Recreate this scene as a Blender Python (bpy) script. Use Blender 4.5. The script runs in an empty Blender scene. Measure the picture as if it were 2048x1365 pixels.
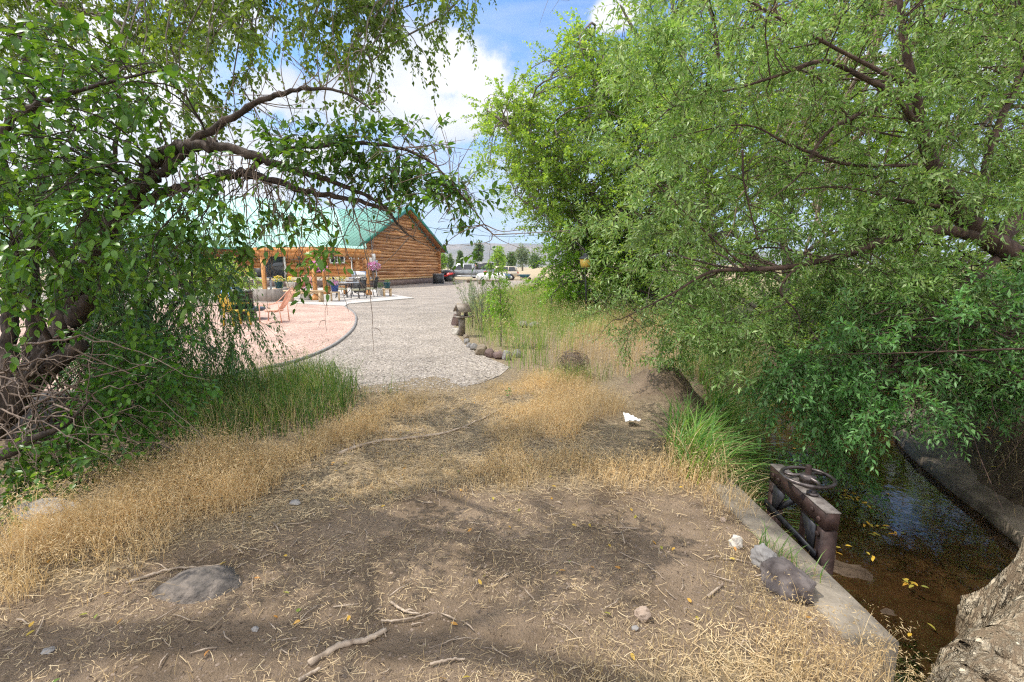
import bpy, math, random
import numpy as np
C = bpy.context.scene.collection
SC = bpy.context.scene
R = math.radians
rng = np.random.default_rng(7)
random.seed(7)

# ---------------------------------------------------------------- camera
F, PITCH, EYE = 930.0, R(9.0), 1.6
cd = bpy.data.cameras.new("camera"); cam = bpy.data.objects.new("camera", cd); C.objects.link(cam)
cd.sensor_width = 36.0; cd.lens = 36.0 * F / 2048.0; cd.clip_start = 0.05; cd.clip_end = 12000
cam.location = (0, 0, EYE); cam.rotation_euler = (R(90) - PITCH, 0, 0)
SC.camera = cam

# ---------------------------------------------------------------- light
SUN_EL, SUN_AZ = R(60), R(-72)          # azimuth from +Y towards +X: the sun stands to the left and a little ahead
EXPOSURE = 0.9
SUN_STRENGTH = 2.6
sv = SC.view_settings
sv.view_transform = 'Standard'; sv.look = 'None'; sv.exposure = EXPOSURE; sv.gamma = 1.0; sv.use_curve_mapping = False
sd = bpy.data.lights.new("sun", 'SUN'); sd.energy = SUN_STRENGTH; sd.angle = R(0.5); sd.color = (1.0, 0.95, 0.86)
sun = bpy.data.objects.new("sun", sd); C.objects.link(sun); sun.location = (-20, 8, 40)
sun.rotation_euler = (R(90) - SUN_EL, 0, math.pi - SUN_AZ)
# light travels along the lamp's -Z: check below keeps the lamp and the sky in step
SC.render.engine = 'CYCLES'
SC.cycles.max_bounces = 7; SC.cycles.diffuse_bounces = 3; SC.cycles.glossy_bounces = 3
SC.cycles.transmission_bounces = 4; SC.cycles.transparent_max_bounces = 8; SC.cycles.volume_bounces = 0
SC.cycles.caustics_reflective = False; SC.cycles.caustics_refractive = False
SC.cycles.sample_clamp_indirect = 6.0
SC.cycles.use_denoising = False
try:
    SC.cycles.denoiser = 'OPENIMAGEDENOISE'; SC.cycles.denoising_prefilter = 'ACCURATE'
    SC.cycles.denoising_input_passes = 'RGB_ALBEDO_NORMAL'
except Exception: pass
SC.cycles.use_adaptive_sampling = True; SC.cycles.adaptive_threshold = 0.01
SC.cycles.filter_width = 1.2

def ray(px, py):
    x = (px - 1024) / F; y = -(py - 682.5) / F
    return np.array([x, math.cos(PITCH) + y * math.sin(PITCH), -math.sin(PITCH) + y * math.cos(PITCH)])
def gp(px, py, z=0.0):
    r = ray(px, py); t = (z - EYE) / r[2]
    return np.array([0, 0, EYE]) + t * r
def wp(px, py, Y):
    r = ray(px, py)
    return np.array([0, 0, EYE]) + Y / r[1] * r

# ---------------------------------------------------------------- world: blue sky with cumulus clouds
W = bpy.data.worlds.new("World"); SC.world = W; W.use_nodes = True
def make_world():
    nt = W.node_tree; nt.nodes.clear(); L = nt.links.new
    N = lambda t: nt.nodes.new(t)
    out = N('ShaderNodeOutputWorld'); bg = N('ShaderNodeBackground'); bg.inputs[1].default_value = 0.13
    L(bg.outputs[0], out.inputs[0])
    sky = N('ShaderNodeTexSky'); sky.sky_type = 'NISHITA'; sky.sun_disc = False
    sky.sun_elevation = SUN_EL; sky.sun_rotation = SUN_AZ; sky.air_density = 1.0; sky.dust_density = 0.6; sky.ozone_density = 2.2
    tc = N('ShaderNodeTexCoord')
    def math_(op, a, b=None, c=None, clamp=False):
        m = N('ShaderNodeMath'); m.operation = op; m.use_clamp = clamp
        for i, v in enumerate((a, b, c)):
            if v is None: continue
            if isinstance(v, (int, float)): m.inputs[i].default_value = v
            else: L(v, m.inputs[i])
        return m.outputs[0]
    def noise(scale, detail, rough, vec=None, dist=0.0):
        n = N('ShaderNodeTexNoise'); n.inputs['Scale'].default_value = scale; n.inputs['Detail'].default_value = detail
        n.inputs['Roughness'].default_value = rough; n.inputs['Distortion'].default_value = dist
        L(vec or tc.outputs['Generated'], n.inputs['Vector']); return n.outputs['Fac']
    def mapped(scale, loc=(0, 0, 0)):
        m = N('ShaderNodeMapping'); m.inputs['Scale'].default_value = scale; m.inputs['Location'].default_value = loc
        L(tc.outputs['Generated'], m.inputs['Vector']); return m.outputs[0]
    sx = N('ShaderNodeSeparateXYZ'); L(tc.outputs['Generated'], sx.inputs[0])
    # cumulus: each lobe is a direction, a half-width and a half-height
    lobes = [((880, 140), .115, .085), ((960, 180), .10, .085), ((800, 200), .14, .085), ((900, 225), .19, .055),
             ((760, 110), .06, .075), ((1010, 225), .08, .05), ((690, 200), .09, .05), ((300, 330), .30, .13), ((180, 210), .22, .10), ((80, 60), .25, .07),
             ((470, 330), .16, .05), ((560, 190), .08, .05), ((640, 300), .09, .03), ((1980, 90), .16, .05), ((1235, 30), .05, .03), ((420, 30), .10, .05)]
    cover = None
    for (p, hw, hh) in lobes:
        d = ray(*p); d /= np.linalg.norm(d)
        s = N('ShaderNodeVectorMath'); s.operation = 'SUBTRACT'; L(tc.outputs['Generated'], s.inputs[0]); s.inputs[1].default_value = d
        m = N('ShaderNodeVectorMath'); m.operation = 'MULTIPLY'; L(s.outputs[0], m.inputs[0]); m.inputs[1].default_value = (1 / hw, .4 / hw, 1 / hh)
        l = N('ShaderNodeVectorMath'); l.operation = 'LENGTH'; L(m.outputs[0], l.inputs[0])
        v = math_('SUBTRACT', 1.0, l.outputs['Value'])
        cover = v if cover is None else math_('SMOOTH_MAX', cover, v, 0.25)
    cover = math_('MAXIMUM', cover, -1.2)
    n1 = noise(9.0, 8, .62); n2 = noise(3.0, 5, .55, mapped((1, 1, 2.2), (3, 1, 7)))
    dens = math_('ADD', cover, math_('MULTIPLY', math_('SUBTRACT', n1, .5), 2.0))
    mr = N('ShaderNodeMapRange'); mr.interpolation_type = 'SMOOTHSTEP'; L(dens, mr.inputs[0]); mr.inputs[1].default_value = -.02; mr.inputs[2].default_value = .42
    # wide thin cloud, thicker towards the horizon
    low = N('ShaderNodeMapRange'); low.interpolation_type = 'SMOOTHSTEP'; L(sx.outputs['Z'], low.inputs[0])
    low.inputs[1].default_value = .62; low.inputs[2].default_value = .06
    n3 = noise(4.2, 6, .55, mapped((1, 1, 4.5), (1.7, .4, 0)), .3)
    thin = math_('ADD', math_('MULTIPLY', low.outputs[0], .95), math_('MULTIPLY', math_('SUBTRACT', n3, .55), 1.9))
    thin = math_('MULTIPLY', math_('MAXIMUM', math_('MINIMUM', thin, 1.0), 0.0), .86)
    # shade inside the cloud: bright tops, blue-grey undersides
    sh = N('ShaderNodeMapRange'); L(math_('ADD', math_('MULTIPLY', n2, .9), math_('MULTIPLY', dens, .28)), sh.inputs[0]); sh.inputs[1].default_value = .40; sh.inputs[2].default_value = .72
    cr = N('ShaderNodeMix'); cr.data_type = 'RGBA'; L(sh.outputs[0], cr.inputs[0]); cr.inputs[6].default_value = (3.2, 3.5, 4.0, 1); cr.inputs[7].default_value = (4.7, 4.7, 4.75, 1)
    tint = N('ShaderNodeMix'); tint.data_type = 'RGBA'; tint.blend_type = 'MULTIPLY'; tint.inputs[0].default_value = 1; L(sky.outputs[0], tint.inputs[6]); tint.inputs[7].default_value = (.50, .76, 1.0, 1)
    m1 = N('ShaderNodeMix'); m1.data_type = 'RGBA'; L(thin, m1.inputs[0]); L(tint.outputs[2], m1.inputs[6]); m1.inputs[7].default_value = (3.3, 3.6, 4.1, 1)
    m2 = N('ShaderNodeMix'); m2.data_type = 'RGBA'; L(mr.outputs[0], m2.inputs[0]); L(m1.outputs[2], m2.inputs[6]); L(cr.outputs[2], m2.inputs[7])
    # bright unseen cloud added behind the camera and overhead as front fill light
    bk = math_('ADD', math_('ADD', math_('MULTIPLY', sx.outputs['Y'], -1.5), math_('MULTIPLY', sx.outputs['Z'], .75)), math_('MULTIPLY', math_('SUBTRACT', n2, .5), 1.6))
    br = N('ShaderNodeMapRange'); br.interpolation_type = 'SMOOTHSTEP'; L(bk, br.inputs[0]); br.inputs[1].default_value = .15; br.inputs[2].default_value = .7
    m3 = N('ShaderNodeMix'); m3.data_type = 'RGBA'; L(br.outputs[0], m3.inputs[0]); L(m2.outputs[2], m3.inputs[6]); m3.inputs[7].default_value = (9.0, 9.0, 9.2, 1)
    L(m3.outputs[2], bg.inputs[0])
make_world()

# ---------------------------------------------------------------- tags
def tag(o, label=None, cat=None, group=None, kind=None):
    if label: o['label'] = label
    if cat: o['category'] = cat
    if group: o['group'] = group
    if kind: o['kind'] = kind
    return o
def thing(name, label, cat, loc=(0, 0, 0), rz=0.0, group=None):
    o = bpy.data.objects.new(name, None); C.objects.link(o)
    o.location = tuple(float(v) for v in loc); o.rotation_euler = (0, 0, rz); o.empty_display_size = .2
    return tag(o, label, cat, group)
def copy_tree(o, parent=None):
    c = o.copy(); C.objects.link(c); c.parent = parent
    for ch in [x for x in C.objects if x.parent == o]: copy_tree(ch, c)
    return c

# ---------------------------------------------------------------- mesh builder
class G:
    def __init__(s): s.v = []; s.l = []; s.t = []; s.n = 0
    def add(s, V, faces):
        V = np.asarray(V, float).reshape(-1, 3)
        s.l.append(np.concatenate([np.asarray(f, np.int64) for f in faces]) + s.n)
        s.t.append(np.array([len(f) for f in faces], np.int64)); s.v.append(V); s.n += len(V); return s
    def add_many(s, V, faces):                      # V (N,k,3), the same faces on each
        N, k, _ = V.shape
        if N == 0: return s
        fl = np.concatenate([np.asarray(f, np.int64) for f in faces]); ft = np.array([len(f) for f in faces], np.int64)
        s.l.append(((np.arange(N) * k)[:, None] + fl[None, :]).ravel() + s.n); s.t.append(np.tile(ft, N))
        s.v.append(V.reshape(-1, 3)); s.n += N * k; return s
    def box(s, c, sz, rz=0.0, taper=1.0, M=None):
        x, y, z = np.array(sz) / 2
        V = np.array([[-x, -y, -z], [x, -y, -z], [x, y, -z], [-x, y, -z], [-x * taper, -y * taper, z], [x * taper, -y * taper, z], [x * taper, y * taper, z], [-x * taper, y * taper, z]])
        if M is not None: V = V @ np.asarray(M).T
        if rz: V = V @ np.array([[math.cos(rz), -math.sin(rz), 0], [math.sin(rz), math.cos(rz), 0], [0, 0, 1]]).T
        return s.add(V + np.array(c), [(0, 3, 2, 1), (4, 5, 6, 7), (0, 1, 5, 4), (1, 2, 6, 5), (2, 3, 7, 6), (3, 0, 4, 7)])
    def bar(s, a, b, w, h, up=(0, 0, 1)):           # a rectangular bar between two points
        a = np.array(a, float); b = np.array(b, float); d = b - a; L = np.linalg.norm(d); d /= L
        u = np.array(up, float); sd = np.cross(d, u)
        if np.linalg.norm(sd) < 1e-4: sd = np.cross(d, (1, 0, 0))
        sd /= np.linalg.norm(sd); u = np.cross(sd, d)
        V = [p + sd * i * w / 2 + u * j * h / 2 for p in (a, b) for (i, j) in ((-1, -1), (1, -1), (1, 1), (-1, 1))]
        return s.add(V, [(0, 1, 2, 3), (7, 6, 5, 4), (0, 4, 5, 1), (1, 5, 6, 2), (2, 6, 7, 3), (3, 7, 4, 0)])
    def tube(s, P, r, n=6, cap=True, jit=0.0):
        P = np.asarray(P, float); m = len(P); r = np.atleast_1d(np.asarray(r, float)); r = np.interp(np.linspace(0, 1, m), np.linspace(0, 1, len(r)), r) if len(r) > 1 else np.full(m, r[0])
        T = np.gradient(P, axis=0); T /= np.linalg.norm(T, axis=1)[:, None] + 1e-9
        u = np.cross(T[0], (0, 0, 1.0));
        if np.linalg.norm(u) < 1e-3: u = np.array([1.0, 0, 0])
        u /= np.linalg.norm(u); U = [u]
        for i in range(1, m):
            u = u - T[i] * np.dot(u, T[i]); u /= np.linalg.norm(u) + 1e-9; U.append(u)
        U = np.array(U); Vv = np.cross(T, U); a = np.arange(n) * 2 * math.pi / n
        rr = r[:, None] * (1 + (rng.normal(0, jit, (m, n)) if jit else 0))
        V = P[:, None, :] + rr[:, :, None] * (np.cos(a)[None, :, None] * U[:, None, :] + np.sin(a)[None, :, None] * Vv[:, None, :])
        i = np.arange(m - 1)[:, None] * n; j = np.arange(n)[None, :]; k = (j + 1) % n
        Q = np.stack([i + j, i + k, i + n + k, i + n + j], -1).reshape(-1, 4)
        s.l.append(Q.ravel() + s.n); s.t.append(np.full(len(Q), 4))
        if cap:
            s.l.append(np.arange(n)[::-1] + s.n); s.t.append(np.array([n])); s.l.append(np.arange(n) + (m - 1) * n + s.n); s.t.append(np.array([n]))
        s.v.append(V.reshape(-1, 3)); s.n += m * n; return s
    def cyl(s, a, b, r0, r1=None, n=16): return s.tube([a, b], [r0, r0 if r1 is None else r1], n)
    def lathe(s, prof, c=(0, 0, 0), n=20):
        prof = np.array(prof, float); a = np.arange(n) * 2 * math.pi / n
        V = np.stack([prof[:, 0][:, None] * np.cos(a), prof[:, 0][:, None] * np.sin(a), np.repeat(prof[:, 1][:, None], n, 1)], -1).reshape(-1, 3) + np.array(c)
        f = []
        for i in range(len(prof) - 1):
            for j in range(n): k = (j + 1) % n; f.append((i * n + j, i * n + k, (i + 1) * n + k, (i + 1) * n + j))
        f.append(tuple(range(n))[::-1]); f.append(tuple((len(prof) - 1) * n + j for j in range(n)))
        return s.add(V, f)
    def prism(s, poly, axis, a, b):                 # an outline in the plane square to axis ('x' or 'y' or 'z'), run from a to b
        poly = np.array(poly, float); n = len(poly)
        def P(t):
            o = np.full(n, t)
            return {'x': np.stack([o, poly[:, 0], poly[:, 1]], -1), 'y': np.stack([poly[:, 0], o, poly[:, 1]], -1), 'z': np.stack([poly[:, 0], poly[:, 1], o], -1)}[axis]
        V = np.concatenate([P(a), P(b)])
        return s.add(V, [tuple(range(n))[::-1], tuple(range(n, 2 * n))] + [(i, (i + 1) % n, n + (i + 1) % n, n + i) for i in range(n)])
    def rock(s, c, sz, seed=0, sub=3, rough=.22, flat=.35):
        import bmesh
        bm = bmesh.new(); bmesh.ops.create_icosphere(bm, subdivisions=sub, radius=1.0)
        V = np.array([v.co[:] for v in bm.verts]); f = [tuple(v.index for v in q.verts) for q in bm.faces]; bm.free()
        q = np.random.default_rng(seed)
        for _ in range(7):                          # flatten facets
            d = q.normal(size=3); d /= np.linalg.norm(d); h = q.uniform(.62, .92); t = V @ d
            V = V - np.outer(np.maximum(t - h, 0) * (1 - flat * .3), d)
        for k in range(3):
            fr = 1.6 * 2 ** k; ph = q.uniform(0, 6.28, 3); w = q.normal(size=(3, 3))
            V = V * (1 + rough * .5 ** k * .35 * np.sin(V @ w * fr + ph).prod(1))[:, None]
        if sub >= 4:
            for fr in (7, 15): V = V * (1 + rough * .14 * (fbm(V[:, 0] * fr + V[:, 2] * fr * .7 + seed, V[:, 1] * fr - V[:, 2] * fr * .6, 3, seed) - .5) * (14 / (7 + fr)))[:, None]
        V = V * np.array(sz); a = q.uniform(0, 6.28)
        V = V @ np.array([[math.cos(a), -math.sin(a), 0], [math.sin(a), math.cos(a), 0], [0, 0, 1]]).T if sz[0] == sz[1] else V
        return s.add(V + np.array(c), f)
    def build(s, name, mat, parent=None, smooth=False, attr=None):
        me = bpy.data.meshes.new(name)
        V = np.concatenate(s.v).astype(np.float32); l = np.concatenate(s.l).astype(np.int32); t = np.concatenate(s.t).astype(np.int32)
        me.vertices.add(len(V)); me.vertices.foreach_set('co', V.ravel()); me.loops.add(len(l)); me.loops.foreach_set('vertex_index', l)
        me.polygons.add(len(t)); me.polygons.foreach_set('loop_start', np.concatenate([[0], np.cumsum(t)[:-1]]).astype(np.int32))
        if smooth: me.polygons.foreach_set('use_smooth', np.ones(len(t), bool))
        me.update(calc_edges=True)
        if attr is not None:
            for k, val in attr.items():
                at = me.color_attributes.new(k, 'FLOAT_COLOR', 'POINT'); at.data.foreach_set('color', np.asarray(val, np.float32).ravel())
        if mat: me.materials.append(mat)
        o = bpy.data.objects.new(name, me); C.objects.link(o)
        if parent: o.parent = parent
        return o

# ---------------------------------------------------------------- materials
def newmat(name):
    m = bpy.data.materials.new(name); m.use_nodes = True; nt = m.node_tree
    b = nt.nodes['Principled BSDF']; return m, nt, b
def pm(name, c1, c2=None, scale=6.0, rough=.7, bump=0.0, metal=0.0, spec=.4, stretch=(1, 1, 1), detail=5, world=False, island=0.0, bscale=None, sharp=(.35, .65), coat=0.0):
    m, nt, b = newmat(name); L = nt.links.new
    b.inputs['Roughness'].default_value = rough; b.inputs['Metallic'].default_value = metal; b.inputs['Specular IOR Level'].default_value = spec
    if coat: b.inputs['Coat Weight'].default_value = coat; b.inputs['Coat Roughness'].default_value = .08
    c2 = c2 or tuple(min(1, v * 1.25) for v in c1)
    geo = nt.nodes.new('ShaderNodeNewGeometry'); tc = nt.nodes.new('ShaderNodeTexCoord')
    mp = nt.nodes.new('ShaderNodeMapping'); mp.inputs['Scale'].default_value = stretch
    L(geo.outputs['Position'] if world else tc.outputs['Object'], mp.inputs['Vector'])
    n = nt.nodes.new('ShaderNodeTexNoise'); n.inputs['Scale'].default_value = scale; n.inputs['Detail'].default_value = detail; n.inputs['Roughness'].default_value = .6
    L(mp.outputs[0], n.inputs['Vector'])
    mr = nt.nodes.new('ShaderNodeMapRange'); mr.inputs[1].default_value = sharp[0]; mr.inputs[2].default_value = sharp[1]; L(n.outputs['Fac'], mr.inputs[0])
    mx = nt.nodes.new('ShaderNodeMix'); mx.data_type = 'RGBA'; mx.inputs[6].default_value = (*c1, 1); mx.inputs[7].default_value = (*c2, 1); L(mr.outputs[0], mx.inputs[0])
    col = mx.outputs[2]
    if island:
        hs = nt.nodes.new('ShaderNodeHueSaturation'); r = nt.nodes.new('ShaderNodeMapRange'); L(geo.outputs['Random Per Island'], r.inputs[0])
        r.inputs[3].default_value = 1 - island; r.inputs[4].default_value = 1 + island; L(r.outputs[0], hs.inputs['Value']); L(col, hs.inputs['Color']); col = hs.outputs[0]
    L(col, b.inputs['Base Color'])
    if bump:
        n2 = nt.nodes.new('ShaderNodeTexNoise'); n2.inputs['Scale'].default_value = bscale or scale * 2.5; n2.inputs['Detail'].default_value = 6; L(mp.outputs[0], n2.inputs['Vector'])
        bp = nt.nodes.new('ShaderNodeBump'); bp.inputs['Strength'].default_value = bump; bp.inputs['Distance'].default_value = .02; L(n2.outputs['Fac'], bp.inputs['Height']); L(bp.outputs[0], b.inputs['Normal'])
    return m
def leafmat(name, a, c, d, rough=.45, trans=.35, tcol=None, spec=.35):
    """three leaf colours picked leaf by leaf, light coming partly through the blade"""
    m, nt, b = newmat(name); L = nt.links.new
    b.inputs['Roughness'].default_value = rough; b.inputs['Specular IOR Level'].default_value = spec
    geo = nt.nodes.new('ShaderNodeNewGeometry'); cr = nt.nodes.new('ShaderNodeValToRGB')
    e = cr.color_ramp.elements; e[0].position = 0.0; e[0].color = (*a, 1); e[1].position = 1.0; e[1].color = (*d, 1)
    k = e.new(.5); k.color = (*c, 1)
    L(geo.outputs['Random Per Island'], cr.inputs[0])
    nz = nt.nodes.new('ShaderNodeTexNoise'); nz.inputs['Scale'].default_value = 1.3; nz.inputs['Detail'].default_value = 3; L(geo.outputs['Position'], nz.inputs['Vector'])   # whole sprays differ a little in tone
    mr = nt.nodes.new('ShaderNodeMapRange'); L(nz.outputs['Fac'], mr.inputs[0]); mr.inputs[1].default_value = .32; mr.inputs[2].default_value = .68; mr.inputs[3].default_value = .70; mr.inputs[4].default_value = 1.25
    hv = nt.nodes.new('ShaderNodeHueSaturation'); L(mr.outputs[0], hv.inputs['Value']); L(cr.outputs[0], hv.inputs['Color']); L(hv.outputs[0], b.inputs['Base Color'])
    tr = nt.nodes.new('ShaderNodeBsdfTranslucent')
    hs = nt.nodes.new('ShaderNodeMix'); hs.data_type = 'RGBA'; hs.blend_type = 'MULTIPLY'; hs.inputs[0].default_value = 1.0; L(hv.outputs[0], hs.inputs[6]); hs.inputs[7].default_value = (*(tcol or (1.9, 1.7, .6)), 1)
    L(hs.outputs[2], tr.inputs['Color'])
    mx = nt.nodes.new('ShaderNodeMixShader'); mx.inputs[0].default_value = trans; L(b.outputs[0], mx.inputs[1]); L(tr.outputs[0], mx.inputs[2])
    L(mx.outputs[0], nt.nodes['Material Output'].inputs['Surface'])
    return m

# ---------------------------------------------------------------- number helpers
def vnoise(x, y, seed=0):
    x = np.asarray(x, float); y = np.asarray(y, float); xi = np.floor(x).astype(np.int64); yi = np.floor(y).astype(np.int64); fx = x - xi; fy = y - yi
    def h(a, b):
        n = (a * 374761393 + b * 668265263 + seed * 974711) & 0x7fffffff
        n = ((n ^ (n >> 13)) * 1274126177) & 0x7fffffff
        return ((n ^ (n >> 16)) & 0xffff) / 65535.0
    fx = fx * fx * (3 - 2 * fx); fy = fy * fy * (3 - 2 * fy)
    return (h(xi, yi) * (1 - fx) + h(xi + 1, yi) * fx) * (1 - fy) + (h(xi, yi + 1) * (1 - fx) + h(xi + 1, yi + 1) * fx) * fy
def fbm(x, y, o=4, seed=0):
    s = 0; a = .5
    for i in range(o): s = s + a * vnoise(x * 2 ** i, y * 2 ** i, seed + i); a *= .5
    return s / (1 - .5 ** o)
def sstep(a, b, x): t = np.clip((x - a) / (b - a), 0, 1); return t * t * (3 - 2 * t)
def inpoly(poly, x, y):
    x = np.asarray(x); y = np.asarray(y); r = np.zeros(x.shape, bool); n = len(poly)
    for i in range(n):
        x0, y0 = poly[i]; x1, y1 = poly[(i + 1) % n]
        if y0 == y1: continue
        r ^= ((y0 > y) != (y1 > y)) & (x < (x1 - x0) * (y - y0) / (y1 - y0) + x0)
    return r
def pdist(poly, x, y, closed=True):
    d = np.full(np.shape(x), 1e9); n = len(poly)
    for i in range(n if closed else n - 1):
        a = np.array(poly[i]); b = np.array(poly[(i + 1) % n]); e = b - a; L2 = max((e ** 2).sum(), 1e-9)
        t = np.clip(((x - a[0]) * e[0] + (y - a[1]) * e[1]) / L2, 0, 1)
        d = np.minimum(d, np.hypot(x - a[0] - t * e[0], y - a[1] - t * e[1]))
    return d
def spline(P, n=24):
    P = np.asarray(P, float); m = len(P)
    if m < 3: t = np.linspace(0, 1, n)[:, None]; return P[0] * (1 - t) + P[-1] * t
    Q = np.vstack([2 * P[0] - P[1], P, 2 * P[-1] - P[-2]]); u = np.linspace(0, m - 1 - 1e-6, n); i = u.astype(int); t = (u - i)[:, None]
    a, b, c, d = Q[i], Q[i + 1], Q[i + 2], Q[i + 3]
    return .5 * (2 * b + (c - a) * t + (2 * a - 5 * b + 4 * c - d) * t ** 2 + (3 * b - a - 3 * c + d) * t ** 3)
def nrm(v): return v / (np.linalg.norm(v, axis=-1, keepdims=True) + 1e-9)
def gpoly(px): return [tuple(gp(*p)[:2]) for p in px]
# ---------------------------------------------------------------- terrain
BED_L = [(2.05, -4), (1.98, 1.55), (1.66, 1.85), (1.66, 3.35), (2.5, 4.6), (3.6, 6.4), (5.2, 8.6), (8, 11.5), (14, 16.5), (26, 26)]
BED_R = [(2.3, -4), (2.3, 1.75), (3.0, 2.5), (4.2, 3.6), (4.75, 5.0), (5.7, 6.7), (7.2, 8.7), (10, 11), (16, 15), (28, 24)]
BED = BED_L + BED_R[::-1]
WATER_Z = -.70
MOUND = gp(1325, 805)[:2]
# the circle of pink gravel, the drive and the patio, as plan outlines
CIRC = [tuple(p) for p in spline(gpoly([(690, 614), (708, 627), (712, 642), (704, 662), (668, 692), (600, 722), (500, 745), (385, 764), (250, 782), (120, 790)]), 60)[:, :2]]
CIRC_POLY = CIRC + gpoly([(-300, 790), (-900, 700), (-300, 640), (250, 612), (500, 606), (600, 607)])
PATIO = gpoly([(828, 598), (770, 603), (697, 609.5), (690, 614), (640, 612), (580, 608), (480, 604), (380, 602), (150, 600)]) + [(-27, 36), (-20, 42), (-11.6, 37.0), (-10.2, 34), (-9.0, 31.5), (-7.7, 28.5)]
DRIVE = gpoly([(660, 775), (700, 783), (760, 775), (840, 790), (905, 778), (960, 768), (1000, 752), (1020, 735), (990, 722), (950, 705), (930, 690), (912, 668), (905, 645), (920, 625), (955, 600), (1020, 583), (1090, 566), (1150, 557)]) + [(14, 62), (10, 76), (-14, 76), (-34, 60), (-34, 36), (-34, 22), (-26, 12), (-16, 6)] + gpoly([(120, 792), (300, 785), (500, 768), (600, 752)])
RIGHT_FIELD = gpoly([(905, 778), (1000, 752), (1020, 735), (990, 722), (950, 705), (930, 690), (905, 645), (920, 625), (955, 600), (1020, 583), (1090, 566), (1150, 557)])

def H(x, y):
    x = np.asarray(x, float); y = np.asarray(y, float)
    d = pdist(BED, x, y); ins = inpoly(BED, x, y)
    out = np.where(ins, 0, d)
    cx = np.interp(y, [-4, 1.7, 3.3, 4.6, 6.4, 8.6, 11.5, 16.5, 26], [2.15, 2.1, 2.6, 3.5, 4.6, 6.2, 9, 15, 27])
    left = x < cx
    wid = np.where(left, np.interp(y, [1.5, 1.8, 3.2, 4.2, 6], [.5, .08, .08, .55, .9]), .75) * np.where(left & (y < 3.2), 1, 1 + .35 * (fbm(x * 1.5, y * 1.5, 3, 5) - .5))
    bed = -.80 + .16 * (fbm(x * 1.3 + 4, y * 1.3, 4, 11) - .42) + .06 * (fbm(x * 9, y * 9, 3, 12) - .5)
    bar = np.exp(-(((x - 2.5) / .5) ** 2 + ((y - 3.15) / .55) ** 2)); bed = bed + .12 * bar * (.3 + 1.4 * fbm(x * 4, y * 4, 4, 16)) + .16 * sstep(5.5, 3.2, y) * sstep(2.6, 3.8, x) * (fbm(x * 1.1, y * 1.1, 3, 14) - .25)
    t = sstep(0, 1, out / wid)
    z = bed * (1 - t)
    # low rise of the far bank and the land behind it
    bankR = (~left) * sstep(.3, 3.0, out) * .35 + (~left) * sstep(2, 16, out) * 1.5 * sstep(2, 9, y)
    z = z + bankR * sstep(120, 60, y)
    # ground dips away on the left where the ditch comes out again
    z = z - .75 * sstep(.0, 1.3, -(x + 2.75 + .25 * (y - 2.4)) ) * sstep(.4, 1.4, y) * sstep(4.9, 3.6, y)
    # spoil heap beside the ditch
    m = np.exp(-(((x - MOUND[0]) / .42) ** 2 + ((y - MOUND[1] - .1) / .55) ** 2)); z = z + m * (.46 + .55 * (fbm(x * 3.5, y * 3.5, 4, 21) - .5)) + sstep(.25, .6, m) * (.16 * (fbm(x * 9, y * 9, 4, 22) - .5) - .10 * np.clip(.3 - np.abs(fbm(x * 5 + 3, y * 5, 3, 23) - .5) * 3, 0, 1))
    near = sstep(7.5, 5.5, np.hypot(x, y)) * (t > .6)
    z = z + near * (.07 * (fbm(x * .9, y * .9, 3, 31) - .5) + .030 * (fbm(x * 5, y * 5, 4, 32) - .5))
    # uneven field on the right of the drive
    fld = sstep(0, 1.5, x - np.interp(y, [5, 8, 12, 18, 25, 40, 60], [.6, 0.3, -.5, .4, 2.0, 6, 12])) * sstep(6, 9, y) * left
    z = z + fld * .10 * fbm(x * .7, y * .7, 3, 41)
    # dry rise beyond the parked cars
    z = z + 3.2 * np.exp(-(((x - 16) / 13) ** 2 + ((y - 84) / 12) ** 2))
    far = sstep(110, 400, np.hypot(x, y)); z = z + far * (6 * (fbm(x * .004, y * .004, 3, 51) - .45))
    return z

def axis(a, b, n, c):
    t = np.linspace(-1, 1, n); return c + a * np.sinh(b * t)
gx = axis(1.1, 8.75, 460, .2); gy = axis(1.1, 8.75, 460, 2.6)
X, Y = np.meshgrid(gx, gy); Z = H(X, Y)
i = np.arange(459)[:, None] * 460 + np.arange(459)[None, :]
Q = np.stack([i, i + 1, i + 461, i + 460], -1).reshape(-1, 4)
g = G(); g.v = [np.stack([X, Y, Z], -1).reshape(-1, 3)]; g.l = [Q.ravel()]; g.t = [np.full(len(Q), 4)]
# what lies on the soil: straw, mud, green field (a map of materials)
DIRT = gpoly([(700, 1020), (850, 985), (980, 985), (1150, 985), (1300, 995), (1420, 1000), (1490, 1030), (1560, 1140), (1690, 1290), (1640, 1330), (1430, 1290), (1220, 1350), (1000, 1420), (700, 1550), (-400, 1550), (-300, 1260), (100, 1180), (330, 1120), (520, 1080)])
def straw(x, y):
    e = pdist(DIRT, x, y) * np.where(inpoly(DIRT, x, y), -1, 1)
    return np.clip(sstep(-.20, .30, e + .45 * (fbm(x * 2.2, y * 2.2, 4, 61) - .5)), 0, 1)
st = straw(X, Y)
db = pdist(BED, X, Y); inb = inpoly(BED, X, Y)
mud = np.clip(np.where(inb, 1, sstep(1.0, .15, db)) * np.where((X < 1.75) & (Y < 3.3), 0, 1), 0, 1)
gr = sstep(9, 13, Y) * sstep(-1.2, .6, X - np.interp(Y, [8, 12, 18, 25, 40, 60], [0, -1, 0, 2, 6, 12])) * sstep(60, 40, Y)
st = st * (1 - .9 * np.exp(-(((X - MOUND[0]) / .5) ** 2 + ((Y - MOUND[1] - .05) / .62) ** 2) ** 2))
zone = np.stack([st, mud, gr, np.ones_like(st)], -1).reshape(-1, 4)

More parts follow.
